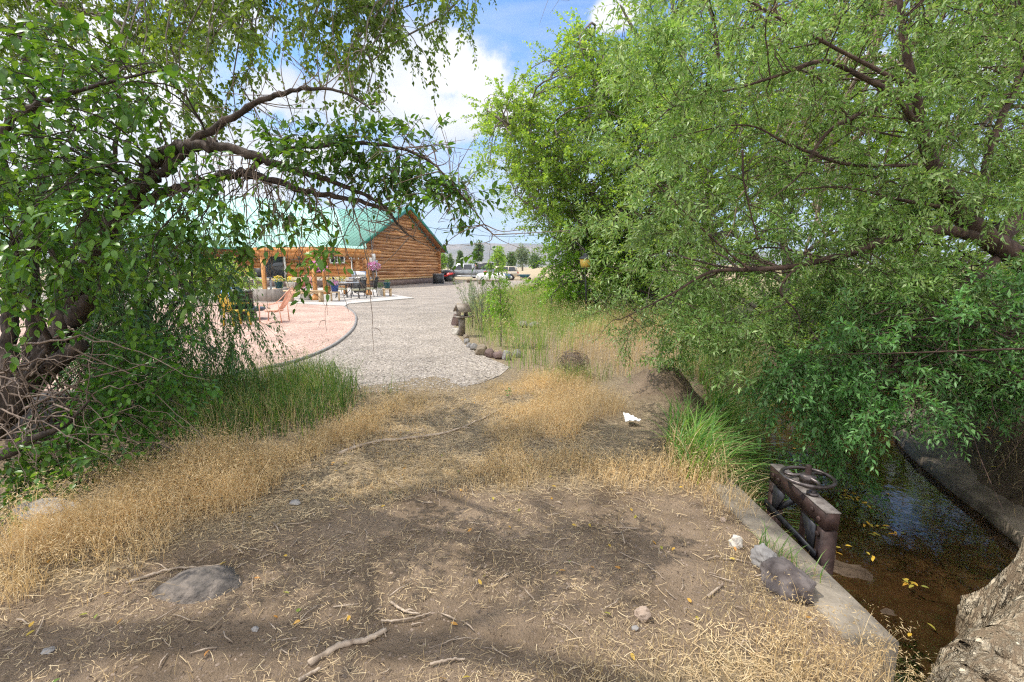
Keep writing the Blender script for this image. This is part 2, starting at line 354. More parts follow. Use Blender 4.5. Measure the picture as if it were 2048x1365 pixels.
def ground_mat():
    m, nt, b = newmat("soil"); L = nt.links.new; N = nt.nodes.new
    b.inputs['Roughness'].default_value = .92; b.inputs['Specular IOR Level'].default_value = .15
    geo = N('ShaderNodeNewGeometry'); at = N('ShaderNodeVertexColor'); at.layer_name = 'zone'; sp = N('ShaderNodeSeparateColor'); L(at.outputs[0], sp.inputs[0])
    def noise(s, d=6, r=.6):
        n = N('ShaderNodeTexNoise'); n.inputs['Scale'].default_value = s; n.inputs['Detail'].default_value = d; n.inputs['Roughness'].default_value = r; L(geo.outputs['Position'], n.inputs['Vector']); return n.outputs['Fac']
    def ramp(f, lo, hi):
        r = N('ShaderNodeMapRange'); L(f, r.inputs[0]); r.inputs[1].default_value = lo; r.inputs[2].default_value = hi; return r.outputs[0]
    def mix(f, a, c):
        x = N('ShaderNodeMix'); x.data_type = 'RGBA'
        if isinstance(f, float): x.inputs[0].default_value = f
        else: L(f, x.inputs[0])
        for k, v in ((6, a), (7, c)):
            if isinstance(v, tuple): x.inputs[k].default_value = (*v, 1)
            else: L(v, x.inputs[k])
        return x.outputs[2]
    dirt = mix(ramp(noise(2.4, 7), .35, .65), (.195, .140, .092), (.37, .272, .186))
    dirt = mix(ramp(noise(60, 4, .7), .55, .72), dirt, (.30, .225, .165))
    dirt = mix(ramp(noise(38, 4, .7), .60, .68), dirt, (.07, .048, .034))
    strw = mix(ramp(noise(26, 6, .75), .38, .62), (.20, .15, .10), (.46, .36, .23))
    mudc = mix(ramp(noise(5, 6), .35, .65), (.085, .058, .039), (.19, .135, .094))
    fld = mix(ramp(noise(5, 6, .7), .38, .62), (.16, .17, .06), (.34, .30, .15))
    far = mix(ramp(noise(.02, 6, .6), .4, .6), (.30, .25, .15), (.42, .34, .22))
    s2 = N('ShaderNodeMath'); s2.operation = 'MULTIPLY_ADD'; L(ramp(noise(9, 5), .3, .7), s2.inputs[0]); s2.inputs[1].default_value = .5; L(sp.outputs[0], s2.inputs[2])
    c = mix(ramp(s2.outputs[0], .55, 1.05), dirt, strw)
    c = mix(sp.outputs[2], c, fld); c = mix(sp.outputs[1], c, mudc)
    ln = N('ShaderNodeVectorMath'); ln.operation = 'LENGTH'; L(geo.outputs['Position'], ln.inputs[0])
    c = mix(ramp(ln.outputs['Value'], 45, 90), c, far)
    L(c, b.inputs['Base Color'])
    rm = N('ShaderNodeMapRange'); L(sp.outputs[1], rm.inputs[0]); rm.inputs[3].default_value = .92; rm.inputs[4].default_value = .5; L(rm.outputs[0], b.inputs['Roughness'])
    bp = N('ShaderNodeBump'); bp.inputs['Strength'].default_value = 1.0; bp.inputs['Distance'].default_value = .035
    hh = N('ShaderNodeMath'); hh.operation = 'ADD'; L(noise(14, 7, .7), hh.inputs[0]); L(noise(75, 4, .7), hh.inputs[1]); L(hh.outputs[0], bp.inputs['Height']); L(bp.outputs[0], b.inputs['Normal'])
    return m
ground = g.build('ground', ground_mat(), smooth=True, attr={'zone': zone}); tag(ground, 'dry brown earth with straw, a ditch on the right', kind='structure')

def sheet(name, poly, z, mat, th=0.0):
    import bmesh
    bm = bmesh.new(); vs = [bm.verts.new((p[0], p[1], z)) for p in poly]; f = bm.faces.new(vs)
    if th:
        r = bmesh.ops.extrude_face_region(bm, geom=[f])
        for v in [e for e in r['geom'] if isinstance(e, bmesh.types.BMVert)]: v.co.z -= th
    bmesh.ops.triangulate(bm, faces=[q for q in bm.faces if len(q.verts) > 4]); bmesh.ops.recalc_face_normals(bm, faces=bm.faces)
    me = bpy.data.meshes.new(name); bm.to_mesh(me); bm.free(); me.materials.append(mat)
    o = bpy.data.objects.new(name, me); C.objects.link(o); return tag(o, kind='structure')
def gravelmat(name, cols, scale, bump=.7):
    m, nt, b = newmat(name); L = nt.links.new; N = nt.nodes.new
    b.inputs['Roughness'].default_value = .9; b.inputs['Specular IOR Level'].default_value = .2
    geo = N('ShaderNodeNewGeometry'); vo = N('ShaderNodeTexVoronoi'); vo.inputs['Scale'].default_value = scale; L(geo.outputs['Position'], vo.inputs['Vector'])
    sc = N('ShaderNodeSeparateColor'); L(vo.outputs['Color'], sc.inputs[0]); cr = N('ShaderNodeValToRGB'); L(sc.outputs[0], cr.inputs[0])
    e = cr.color_ramp.elements; e[0].color = (*cols[0], 1); e[1].color = (*cols[-1], 1); e[0].position = 0; e[1].position = 1
    for k, c in enumerate(cols[1:-1]): q = e.new((k + 1) / (len(cols) - 1)); q.color = (*c, 1)
    n = N('ShaderNodeTexNoise'); n.inputs['Scale'].default_value = .9; n.inputs['Detail'].default_value = 7; n.inputs['Roughness'].default_value = .65; L(geo.outputs['Position'], n.inputs['Vector'])
    r = N('ShaderNodeMapRange'); L(n.outputs['Fac'], r.inputs[0]); r.inputs[1].default_value = .3; r.inputs[2].default_value = .7; r.inputs[3].default_value = .74; r.inputs[4].default_value = 1.2
    hs = N('ShaderNodeHueSaturation'); L(r.outputs[0], hs.inputs['Value']); L(cr.outputs[0], hs.inputs['Color']); L(hs.outputs[0], b.inputs['Base Color'])
    bp = N('ShaderNodeBump'); bp.inputs['Strength'].default_value = bump; bp.inputs['Distance'].default_value = .02; bp.invert = True; L(vo.outputs['Distance'], bp.inputs['Height']); L(bp.outputs[0], b.inputs['Normal'])
    return m
M = {}
M['gravel'] = gravelmat('grey_gravel', [(.065, .053, .043), (.31, .26, .212), (.37, .315, .26), (.18, .15, .12), (.52, .455, .385), (.27, .228, .185)], 38)
M['pink'] = gravelmat('pink_gravel', [(.22, .13, .10), (.48, .325, .255), (.56, .39, .31), (.38, .245, .19), (.68, .51, .42)], 36)
M['concrete'] = pm('pale_concrete', (.42, .385, .34), (.53, .49, .44), 1.2, .85, .2, world=True)
sheet('driveway', DRIVE, .006, M['gravel']); 
sheet('gravel_bed', CIRC_POLY, .012, M['pink'])
sheet('patio', PATIO, .05, M['concrete'], .045)
# edging strip round the pink gravel
e = np.array(CIRC); g = G(); ev = np.column_stack([e, np.zeros(len(e))]); tt = nrm(np.gradient(ev, axis=0)); sd = np.cross(tt, (0, 0, 1))
prof = [(-.03, -.02), (.03, -.02), (.03, .045), (-.03, .045)]
V = np.stack([ev + sd * a + np.array([0, 0, b]) for a, b in prof], 1); n = len(e)
f = [(k * 4 + a, k * 4 + (a + 1) % 4, k * 4 + 4 + (a + 1) % 4, k * 4 + 4 + a) for k in range(n - 1) for a in range(4)] + [(3, 2, 1, 0), tuple(4 * n - 4 + a for a in range(4))]
g.add(V.reshape(-1, 3), f)
tag(g.build('edging_strip', pm('edging', (.17, .155, .14), (.27, .25, .23), 5, .8, world=True)), 'curved grey edging strip between the pink and the grey gravel', 'edging')

# water
def water_mat():
    m, nt, b = newmat('ditch_water'); L = nt.links.new; N = nt.nodes.new
    nt.nodes.remove(b); gl = N('ShaderNodeBsdfGlossy'); gl.inputs['Roughness'].default_value = .03; gl.inputs['Color'].default_value = (.95, .97, 1, 1)
    tr = N('ShaderNodeBsdfTransparent'); tr.inputs['Color'].default_value = (.66, .55, .40, 1)
    fr = N('ShaderNodeFresnel'); fr.inputs['IOR'].default_value = 1.33
    geo = N('ShaderNodeNewGeometry'); n = N('ShaderNodeTexNoise'); n.inputs['Scale'].default_value = 7; n.inputs['Detail'].default_value = 3; L(geo.outputs['Position'], n.inputs['Vector'])
    bp = N('ShaderNodeBump'); bp.inputs['Strength'].default_value = .12; bp.inputs['Distance'].default_value = .02; L(n.outputs['Fac'], bp.inputs['Height']); L(bp.outputs[0], gl.inputs['Normal']); L(bp.outputs[0], fr.inputs['Normal'])
    k = N('ShaderNodeMath'); k.operation = 'MULTIPLY'; k.use_clamp = True; L(fr.outputs[0], k.inputs[0]); k.inputs[1].default_value = .16
    mx = N('ShaderNodeMixShader'); L(k.outputs[0], mx.inputs[0]); L(tr.outputs[0], mx.inputs[1]); L(gl.outputs[0], mx.inputs[2]); L(mx.outputs[0], nt.nodes['Material Output'].inputs['Surface'])
    return m
wl = [(x - .03 if 1.7 < y < 3.36 else x - .5, y) for x, y in BED_L]; wr = [(x + .6, y) for x, y in BED_R]
sheet('water', wl + wr[::-1], WATER_Z, water_mat())

# distant hills
hx = np.linspace(-3000, 3000, 150); hy = np.linspace(2300, 3500, 40); X, Y = np.meshgrid(hx, hy)
prof = np.interp(hx, [-3000, -1500, -700, -420, -300, -200, -60, 100, 400, 1200, 3000], [120, 130, 150, 148, 152, 158, 150, 156, 140, 110, 90])
t = sstep(2300, 3000, Y); Z = -4 + t * prof[None, :] * (1 + .10 * (fbm(X * .006, Y * .004, 4, 71) - .5)) + 34 * t * (1 - t) * (fbm(X * .012, Y * .004, 4, 73) - .5) * 3
Z[Y > 3050] -= (Y[Y > 3050] - 3050) * .12
i = np.arange(39)[:, None] * 150 + np.arange(149)[None, :]; Q = np.stack([i, i + 1, i + 151, i + 150], -1).reshape(-1, 4)
g = G(); g.v = [np.stack([X, Y, Z], -1).reshape(-1, 3)]; g.l = [Q.ravel()]; g.t = [np.full(len(Q), 4)]
tag(g.build('hills', pm('dry_hills', (.12, .11, .07), (.24, .19, .13), .006, .95, world=True, detail=8), smooth=True), 'low dry hills far behind the trees', kind='structure')

# ---------------------------------------------------------------- the log house
def logmat(name, c0, c1, c2, st=(.25, 8, 8), sc=1.6):
    m, nt, b = newmat(name); L = nt.links.new; N = nt.nodes.new
    b.inputs['Roughness'].default_value = .55; b.inputs['Specular IOR Level'].default_value = .3
    tc = N('ShaderNodeTexCoord'); geo = N('ShaderNodeNewGeometry'); mp = N('ShaderNodeMapping'); mp.inputs['Scale'].default_value = st; L(tc.outputs['Object'], mp.inputs['Vector'])
    n = N('ShaderNodeTexNoise'); n.inputs['Scale'].default_value = sc; n.inputs['Detail'].default_value = 6; n.inputs['Roughness'].default_value = .65; n.inputs['Distortion'].default_value = .4; L(mp.outputs[0], n.inputs['Vector'])
    cr = N('ShaderNodeValToRGB'); e = cr.color_ramp.elements; e[0].position = .33; e[0].color = (*c0, 1); e[1].position = .66; e[1].color = (*c2, 1); q = e.new(.48); q.color = (*c1, 1); L(n.outputs['Fac'], cr.inputs[0])
    hs = N('ShaderNodeHueSaturation'); r = N('ShaderNodeMapRange'); L(geo.outputs['Random Per Island'], r.inputs[0]); r.inputs[3].default_value = .62; r.inputs[4].default_value = 1.2; L(r.outputs[0], hs.inputs['Value']); L(cr.outputs[0], hs.inputs['Color']); L(hs.outputs[0], b.inputs['Base Color'])
    return m
M['log'] = logmat('varnished_log', (.115, .044, .016), (.37, .165, .056), (.68, .40, .185))
M['logd'] = logmat('log_ends', (.14, .05, .016), (.36, .145, .045), (.55, .27, .10), (4, 4, 4))
def roofmat(name, c):
    return pm(name, c, tuple(v * 1.12 for v in c), .8, .62, spec=.3)
M['roof_lit'] = roofmat('green_metal_roof_lit', (.36, .58, .50)); M['roof_wing'] = roofmat('green_metal_roof_wing', (.20, .40, .325)); M['trim_green'] = pm('green_trim', (.02, .16, .115), None, 4, .45)  # main roof tinted paler for the sun and sky light it catches
M['stone_base'] = pm('stone_foundation', (.13, .085, .07), (.24, .17, .14), 5, .9, .5); M['tanboard'] = pm('tan_board', (.50, .30, .12), (.62, .40, .18), 3, .6)
M['white'] = pm('white_paint', (.76, .75, .72), (.82, .81, .78), 3, .5); M['glass'] = pm('dark_glass', (.02, .025, .03), (.04, .045, .05), 2, .06, spec=.6)
M['black'] = pm('black_paint', (.015, .015, .016), (.035, .035, .036), 6, .5); M['darkgrey'] = pm('dark_grey_metal', (.06, .063, .068), (.09, .093, .1), 8, .45, metal=.3)
M['grey'] = pm('grey_metal', (.30, .31, .32), (.38, .39, .40), 5, .45, metal=.4); M['steel'] = pm('brushed_steel', (.55, .55, .54), (.66, .66, .65), 9, .3, metal=.8, stretch=(1, 1, 12))
A = np.array([-11.89, 36.6, 0.0]); uang = math.atan2(14.4, 3.88); LEN = 14.9
house = thing('log_house', 'long log house with a green metal roof and a tall log gable', 'house', A, uang)
WB, WE, WP, D = .70, 3.38, 6.75, .285     # foundation top, eaves, peak, log pitch
g = G(); k = 0; z = WB + D / 2
def edge(zz, s):                            # wall half width at a height
    return 0 if zz < WE else (zz - WE) / (WP - WE) * LEN / 2
while z < WP - .2:
    o = edge(z + D * .5, 0); a = .0 + o; b = LEN - o
    if b - a > .5:
        n = 9; xs = np.linspace(a - (.28 if o == 0 else 0), b + (.28 if o == 0 else 0), n)
        P = np.column_stack([xs, rng.normal(0, .012, n), z + rng.normal(0, .010, n)]); g.tube(P, D * .545 * (1 + rng.normal(0, .04, n)), 10, jit=.01)
    z += D; k += 1
g.build('gable_wall', M['log'], house, smooth=True)
g = G(); z = WB + D
while z < WE:                                # the long side wall, its logs half a course up
    n = 14; ys = np.linspace(-.32, 16, n); P = np.column_stack([rng.normal(0, .012, n), ys, z + rng.normal(0, .010, n)]); g.tube(P, D * .545 * (1 + rng.normal(0, .04, n)), 10)
    z += D
# turn the grain along the logs of the side wall
g.build('side_wall', logmat('varnished_log_side', (.17, .058, .016), (.42, .165, .046), (.64, .31, .12), (8, .25, 8)), house, smooth=True)
g = G(); z = WB + D
while z < WE: g.tube([(LEN, -.32, z), (LEN, .35, z)], D * .53, 10); z += D
g.build('log_corner', M['logd'], house, smooth=True)
g = G(); g.box((LEN / 2, .0, .28), (LEN - .1, .34, .56)); g.box((-.02, 8, .28), (.34, 16, .56)); g.build('foundation', M['stone_base'], house)
g = G(); g.box((LEN / 2, -.03, .61), (LEN - .05, .38, .12)); g.box((LEN / 2, -.02, .682), (LEN, .36, .02)); g.build('sill_board', M['tanboard'], house)
# wing roof: two slopes with overhang; ridge runs back (local +y)
OV, TH, sl = .75, .12, (WP - WE) / (LEN / 2)
def slope(x0, x1, y0, y1, z0, z1, th, gname, mat, seams, par=house):
    g = G(); n = np.array([-(z1 - z0), 0, x1 - x0]); n = n / np.linalg.norm(n); n = n if n[2] > 0 else -n
    c = [np.array([x0, y0, z0]), np.array([x1, y0, z1]), np.array([x1, y1, z1]), np.array([x0, y1, z0])]
    g.add(c + [p - n * th for p in c], [(0, 1, 2, 3), (7, 6, 5, 4), (0, 4, 5, 1), (1, 5, 6, 2), (2, 6, 7, 3), (3, 7, 4, 0)])
    for t in np.linspace(0, 1, seams)[1:-1]:
        y = y0 + (y1 - y0) * t; g.bar(np.array([x0, y, z0]) + n * .015, np.array([x1, y, z1]) + n * .015, .04, .05, n)
    return g.build(gname, mat, par)
zp = WP + .30; x0, x1 = -.9, LEN + .9
slope(x0, LEN / 2, -OV, 16, zp - sl * (LEN / 2 - x0), zp, TH, 'roof', M['roof_wing'], 40)
slope(x1, LEN / 2, -OV, 16, zp - sl * (x1 - LEN / 2), zp, TH, 'roof', M['roof_wing'], 40)
g = G()
for s in (x0 - .02, x1 + .02):
    g.bar((s, -OV - .03, zp - sl * abs(LEN / 2 - s) - .10), (LEN / 2, -OV - .03, zp - .10 + .01), .06, .26)
g.build('gable_fascia', M['trim_green'], house)
g = G()
for s in (x0 + .3, x1 - .3): g.bar((s, -OV / 2, zp - sl * abs(LEN / 2 - s) - .2), (LEN / 2, -OV / 2, zp - .2), OV - .1, .05)
g.build('soffit', M['logd'], house)
# lower main roof left of the wing, stronger sun painted into its paler colour
def toloc(p):
    d = np.array(p) - A; c, s = math.cos(-uang), math.sin(-uang); return np.array([c * d[0] - s * d[1], s * d[0] + c * d[1], d[2]])
low = [toloc(wp(733, 497, 35.0)), toloc(wp(640, 498, 35.6)), toloc(wp(300, 491, 38)), toloc(wp(-160, 478, 41))]
top = [toloc(wp(719, 425, 45.5)), toloc(wp(524, 396, 46.5)), toloc(wp(300, 383, 49)), toloc(wp(-160, 372, 52))]
g = G(); up = np.array([0, 0, .10]); ll = np.array(low); tp = np.array(top)
def along(P, t):
    t = t * (len(P) - 1); i = min(int(t), len(P) - 2); return P[i] * (1 - (t - i)) + P[i + 1] * (t - i)
n = 56
for k in range(n):
    a, b, c, d = along(ll, k / n), along(ll, (k + 1) / n), along(tp, (k + 1) / n), along(tp, k / n)
    g.add([a, b, c, d, a - up, b - up, c - up, d - up], [(3, 2, 1, 0), (4, 5, 6, 7), (0, 1, 5, 4), (2, 3, 7, 6), (1, 2, 6, 5), (3, 0, 4, 7)]); g.bar(a + up * .05, d + up * .05, .025, .03)
g.build('main_roof', M['roof_lit'], house)
g = G()
for k in range(3): g.bar(ll[k] - (0, 0, .10), ll[k + 1] - (0, 0, .10), .14, .16)
g.build('gutter', M['trim_green'], house)
g = G(); bk = tp + np.array([6.0, 0, -2.4])
for k in range(3): g.add([tp[k], tp[k + 1], bk[k + 1], bk[k]], [(0, 1, 2, 3)])
g.build('rear_roof', M['roof_lit'], house)
# windows, door, downpipe on the side wall (local y runs to the left)
def window(y, z, w, h, panes=2):
    f = G(); t = .09
    f.box((-.2, y, z + h / 2 - t / 2), (.1, w, t)); f.box((-.2, y, z - h / 2 + t / 2), (.1, w, t))
    for s in (-1, 1): f.box((-.2, y + s * (w - t) / 2, z), (.1, t, h - 2 * t))
    for q in range(1, panes): f.box((-.195, y - w / 2 + w * q / panes, z), (.08, .05, h - 2 * t))
    o = f.build('window', M['white'], house); G().box((-.17, y, z), (.02, w - 2 * t + .01, h - 2 * t + .01)).build('pane', M['glass'], o)
window(1.75, 2.22, 1.35, .62); window(12.4, 2.2, 1.3, 1.0)
f = G(); f.box((-.2, 6.65, 1.75), (.12, .16, 2.1)); f.box((-.2, 8.6, 1.75), (.12, .16, 2.1)); f.box((-.2, 7.62, 2.84), (.12, 2.1, .12)); d = f.build('door', M['white'], house); G().box((-.17, 7.62, 1.74), (.05, 1.8, 2.06)).build('pane', M['glass'], d)
G().box((-.24, .45, 1.75), (.1, .1, 2.3)).build('downpipe', M['white'], house)
G().cyl((1.55, -.24, .3), (1.55, -.24, 4.6), .05, n=8).build('meter_pipe', M['grey'], house)

# ---------------------------------------------------------------- pergola
M['cedar'] = logmat('cedar_timber', (.42, .17, .05), (.62, .30, .10), (.74, .42, .18), (3, 3, .6), 2.0)
P2, P3 = gp(632, 603), gp(738, 592); pang = math.atan2(P3[1] - P2[1], P3[0] - P2[0]); pl = float(np.hypot(*(P3 - P2)[:2])); pw = 2.9
perg = thing('pergola', 'orange cedar pergola over the patio beside the log house', 'pergola', P2, pang)
for (x, y) in ((0, 0), (pl, 0), (0, pw), (pl, pw)):
    g = G(); g.box((x, y, 1.07), (.15, .15, 2.14)); o = g.build('post', M['cedar'], perg); g = G(); g.box((x, y, .14), (.26, .26, .2)); g.box((x, y, .27), (.2, .2, .06)); g.build('plinth', M['cedar'], o)
for y in (0, pw): g = G(); g.box((pl / 2, y - .05, 2.25), (pl + .7, .06, .2)); g.box((pl / 2, y + .06, 2.25), (pl + .7, .06, .2)); g.build('beam', M['cedar'], perg)
for k in range(11): x = -.25 + (pl + .5) * k / 10; G().prism([(-.75, 2.36), (-.6, 2.36), (pw + .6, 2.36), (pw + .75, 2.42), (pw + .75, 2.5), (-.75, 2.5)], 'x', x - .03, x + .03).build('rafter', M['cedar'], perg)
for k in range(9): y = -.6 + (pw + 1.2) * k / 8; G().box((pl / 2, y, 2.53), (pl + .7, .05, .05)).build('purlin', M['cedar'], perg)
for (x, s) in ((0, 1), (pl, -1)):
    for y in (0, pw): G().bar((x, y, 1.62), (x + s * .5, y, 2.2), .08, .08).build('brace', M['cedar'], perg)
g = G(); pts = np.array([(pl * t, -.12, 2.14 - .06 * abs(math.sin(t * 5 * math.pi))) for t in np.linspace(0, 1, 41)]); g.tube(pts, .008, 4)
cord = g; lights = thing('string_lights', 'string of white bulbs hung along the pergola beam', 'string lights', P2, pang); cord.build('cord', M['black'], lights)
for k in range(11):
    t = (k + .5) / 11; G().rock((pl * t, -.12, 2.06), (.035, .035, .05), k, 1, 0).build('bulb', M['white'], lights)
# ---------------------------------------------------------------- patio furniture and pots
M['wood'] = logmat('pale_wood', (.42, .28, .15), (.60, .44, .26), (.72, .57, .38), (3, 3, 3)); M['bluepot'] = pm('blue_glaze', (.03, .075, .28), (.06, .12, .38), 5, .25); M['tealpot'] = pm('teal_glaze', (.015, .07, .10), (.03, .11, .14), 5, .3)
M['cushion'] = pm('sage_cushion', (.42, .41, .28), (.52, .51, .37), 8, .9); M['soil'] = pm('potting_soil', (.03, .02, .014), None, 20, .95)
M['red'] = pm('red_paint', (.50, .02, .015), None, 3, .35, coat=.5); M['salmon'] = pm('faded_red_wood', (.40, .15, .12), (.50, .21, .17), 4, .7); M['yellow'] = pm('yellow_paint', (.62, .42, .04), None, 3, .4); M['orange'] = pm('orange_wire', (.62, .33, .23), None, 3, .5); M['blue'] = pm('blue_plastic', (.16, .36, .78), None, 3, .4)
M['rubber'] = pm('tyre_rubber', (.02, .02, .02), (.045, .04, .036), 20, .85); M['stone'] = pm('grey_stone', (.16, .15, .145), (.34, .32, .30), 5, .9, .6); M['stone_red'] = pm('reddish_stone', (.12, .08, .072), (.25, .175, .155), 6, .9, .6); M['stone_white'] = pm('pale_stone', (.42, .38, .32), (.66, .61, .54), 4, .9, .5); M['stone_tan'] = pm('brown_stone', (.13, .10, .065), (.30, .24, .17), 4, .85, .5); M['stone_dark'] = pm('dark_basalt', (.035, .034, .038), (.12, .115, .12), 7, .9, .8)
M['leafpot'] = leafmat('pot_plant_leaf', (.06, .16, .03), (.10, .24, .05), (.16, .32, .08)); M['petal_pink'] = leafmat('pink_petal', (.75, .18, .45), (.82, .42, .70), (.88, .70, .85), .6, .3, (1, .8, .9)); M['petal_yellow'] = leafmat('yellow_petal', (.75, .55, .03), (.85, .65, .10), (.9, .82, .4), .6, .3, (1, .9, .5))

T_BROAD = (np.array([(0, 0, 0), (.28, -.42, .05), (.28, .42, .05), (.3, 0, 0), (.65, -.38, .03), (.65, .38, .03), (.66, 0, -.02), (1, 0, -.12)]), [(0, 3, 1), (0, 2, 3), (1, 3, 6, 4), (3, 2, 5, 6), (4, 6, 7), (6, 5, 7)])
T_NARROW = (np.array([(0, 0, 0), (.45, -.5, .05), (.45, .5, .05), (.45, 0, 0), (1, 0, -.14)]), [(0, 3, 1), (0, 2, 3), (1, 3, 4), (3, 2, 4)])
T_QUAD = (np.array([(0, 0, 0), (.45, -.5, .08), (1, 0, 0), (.45, .5, .08)]), [(0, 1, 2, 3)])
def leaves(g, P, Dv, Nv, L, Wd, T):
    X = nrm(Dv); Zn = nrm(Nv - X * (X * Nv).sum(-1, keepdims=True)); Yv = np.cross(Zn, X); t = T[0]
    L = np.broadcast_to(np.asarray(L, float), (len(P),)); Wd = np.broadcast_to(np.asarray(Wd, float), (len(P),))
    V = P[:, None, :] + X[:, None, :] * (t[None, :, 0] * L[:, None])[..., None] + Yv[:, None, :] * (t[None, :, 1] * Wd[:, None])[..., None] + Zn[:, None, :] * (t[None, :, 2] * L[:, None])[..., None]
    g.add_many(V, T[1])
def sprays(gl, gw, P, Dv, L, K, leafL, leafW, T, droop=.3, ang=.9, hang=.0, twist=2.4, twig=.0016, upn=.9, planar=False, q=rng):
    """twigs with leaves set along them; P, Dv are (N,3)"""
    N = len(P)
    if N == 0: return
    Dv = nrm(Dv); L = np.broadcast_to(np.asarray(L, float), (N,))
    t = (np.arange(K) + .6) / K; t = np.clip(t[None, :] + q.normal(0, .25 / K, (N, K)), .04, 1.0)
    dz = np.array([0, 0, -1.0])
    pos = P[:, None, :] + Dv[:, None, :] * (L[:, None] * t)[..., None] + dz * (droop * L[:, None] * t ** 2)[..., None]
    tan = nrm(Dv[:, None, :] + dz * (2 * droop * t)[..., None])
    s1 = np.cross(tan, np.array([0, 0, 1.0])); s1 = nrm(s1 + 1e-4); s2 = np.cross(s1, tan)
    az = (np.arange(K) * (math.pi if planar else twist))[None, :] + q.uniform(0, 6.28, (N, 1)) * (0 if planar else 1) + q.normal(0, .35, (N, K))
    a = ang + q.normal(0, .22, (N, K)); a[:, -1] *= .2
    side = s1[:, :, :] * np.cos(az)[..., None] + s2 * np.sin(az)[..., None]
    d = nrm(tan * np.cos(a)[..., None] + side * np.sin(a)[..., None] + dz * (hang + q.normal(0, .12, (N, K)))[..., None])
    nv = np.array([0, 0, upn]) + q.normal(0, .45, (N, K, 3)) + side * .2
    sc = q.uniform(.65, 1.15, (N, K)) * (1 - .25 * t)
    leaves(gl, pos.reshape(-1, 3), d.reshape(-1, 3), nv.reshape(-1, 3), (leafL * sc).ravel(), (leafW * sc * q.uniform(.85, 1.15, (N, K))).ravel(), T)
    if gw is not None and twig > 0:
        tt = np.array([0, .4, .75, 1.0]); c = P[:, None, :] + Dv[:, None, :] * (L[:, None] * tt)[..., None] + dz * (droop * L[:, None] * tt ** 2)[..., None]
        u = nrm(np.cross(Dv, np.array([.13, .2, 1.0]))); w = np.cross(u, Dv); r = twig * np.array([1, .8, .6, .3])
        ring = [u, -.5 * u + .87 * w, -.5 * u - .87 * w]
        V = np.stack([c + rr[:, None, :] * r[None, :, None] for rr in ring], 2).reshape(N, 12, 3)
        gw.add_many(V, [(k * 3 + j, k * 3 + (j + 1) % 3, k * 3 + 3 + (j + 1) % 3, k * 3 + 3 + j) for k in range(3) for j in range(3)])
def bush_leaves(g, c, rad, n, L, Wd, T, q=rng, up=.6, shell=.55):
    v = nrm(q.normal(size=(n, 3))); r = q.uniform(shell, 1, (n, 1)); P = np.array(c) + v * r * np.array(rad); d = nrm(v + q.normal(0, .5, (n, 3)) + np.array([0, 0, up * .3])); leaves(g, P, d, v * .5 + q.normal(0, .5, (n, 3)) + np.array([0, 0, up]), L * q.uniform(.7, 1.2, n), Wd * q.uniform(.7, 1.2, n), T)

def pot(name, label, p, r, h, mat, plant=None, rt=None, z0=None):
    p = np.array(p, float); o = thing(name, label, 'plant pot', p); rt = rt or r * 1.05
    G().lathe([(r * .8, 0), (rt, h * .93), (rt * 1.06, h * .93), (rt * 1.06, h), (rt * .9, h), (rt * .88, h * .88)], n=18).build('pot_body', mat, o, True)
    G().lathe([(rt * .885, h * .86), (rt * .885, h * .9)], n=16).build('soil', M['soil'], o)
    if plant: plant(o, h, rt)
    return o
def plant_green(n, hh, w, L=.09, m='leafpot'):
    def f(o, h, r):
        g = G(); bush_leaves(g, (0, 0, h + hh * .5), (w, w, hh * .55), n, L, L * .5, T_NARROW, shell=.2); g.build('foliage', M[m], o)
    return f
def plant_flower(n, hh, w, m):
    def f(o, h, r):
        g = G(); bush_leaves(g, (0, 0, h + hh * .35), (w, w, hh * .5), n, .09, .045, T_NARROW, shell=.2); g.build('foliage', M['leafpot'], o)
        g = G(); v = nrm(rng.normal(size=(n, 3)) + (0, 0, .7)); P = np.array([0, 0, h + hh * .4]) + v * np.array([w, w, hh * .6]) * 1.05; leaves(g, P, rng.normal(size=(n, 3)), v, .08, .075, T_QUAD); g.build('blossom', M[m], o)
    return f
SZ = .05
def on(px, py): q = gp(px, py); q[2] = SZ; return q
# white pot with a green plant, two little stools with pots
pot('plant_pot', 'white pot with a bushy green plant at the edge of the patio', on(761, 593), .17, .36, M['white'], plant_green(90, .38, .2))
def stool(p, label, rz):
    o = thing('stool', label, 'stool', p, rz)
    G().box((0, 0, .40), (.44, .36, .05)).build('seat', M['wood'], o)
    for sx in (-1, 1):
        for sy in (-1, 1): G().box((sx * .17, sy * .13, .1875), (.06, .06, .375)).build('leg', M['wood'], o)
    return o
s1, s2 = on(775, 595), on(671, 604)
stool(s1, 'small wooden stool under the dark teal pot', .5); stool(s2, 'small wooden stool under the blue pot', .3)
pot('plant_pot', 'dark teal pot with small plants on a wooden stool', s1 + (0, 0, .425), .18, .32, M['tealpot'], plant_green(50, .15, .16, .07))
pot('plant_pot', 'blue glazed pot with pale flowers on a wooden stool', s2 + (0, 0, .425), .17, .28, M['bluepot'], plant_flower(50, .22, .17, 'petal_pink'))
# bench and the pot under it
b = on(613, 606); bench = thing('garden_bench', 'long pale wooden plank bench at the edge of the patio', 'bench', b, -.10)
G().box((0, 0, .49), (2.0, .32, .06)).build('seat', M['wood'], bench); G().box((0, -.1, .41), (1.6, .05, .09)).build('apron', M['wood'], bench)
for s in (-1, 1): G().box((s * .72, 0, .23), (.11, .28, .46)).build('leg', M['wood'], bench)
pot('plant_pot', 'wide white pot standing behind the plank bench', on(612, 602.5), .27, .46, M['white'], plant_flower(16, .12, .16, 'petal_pink'))
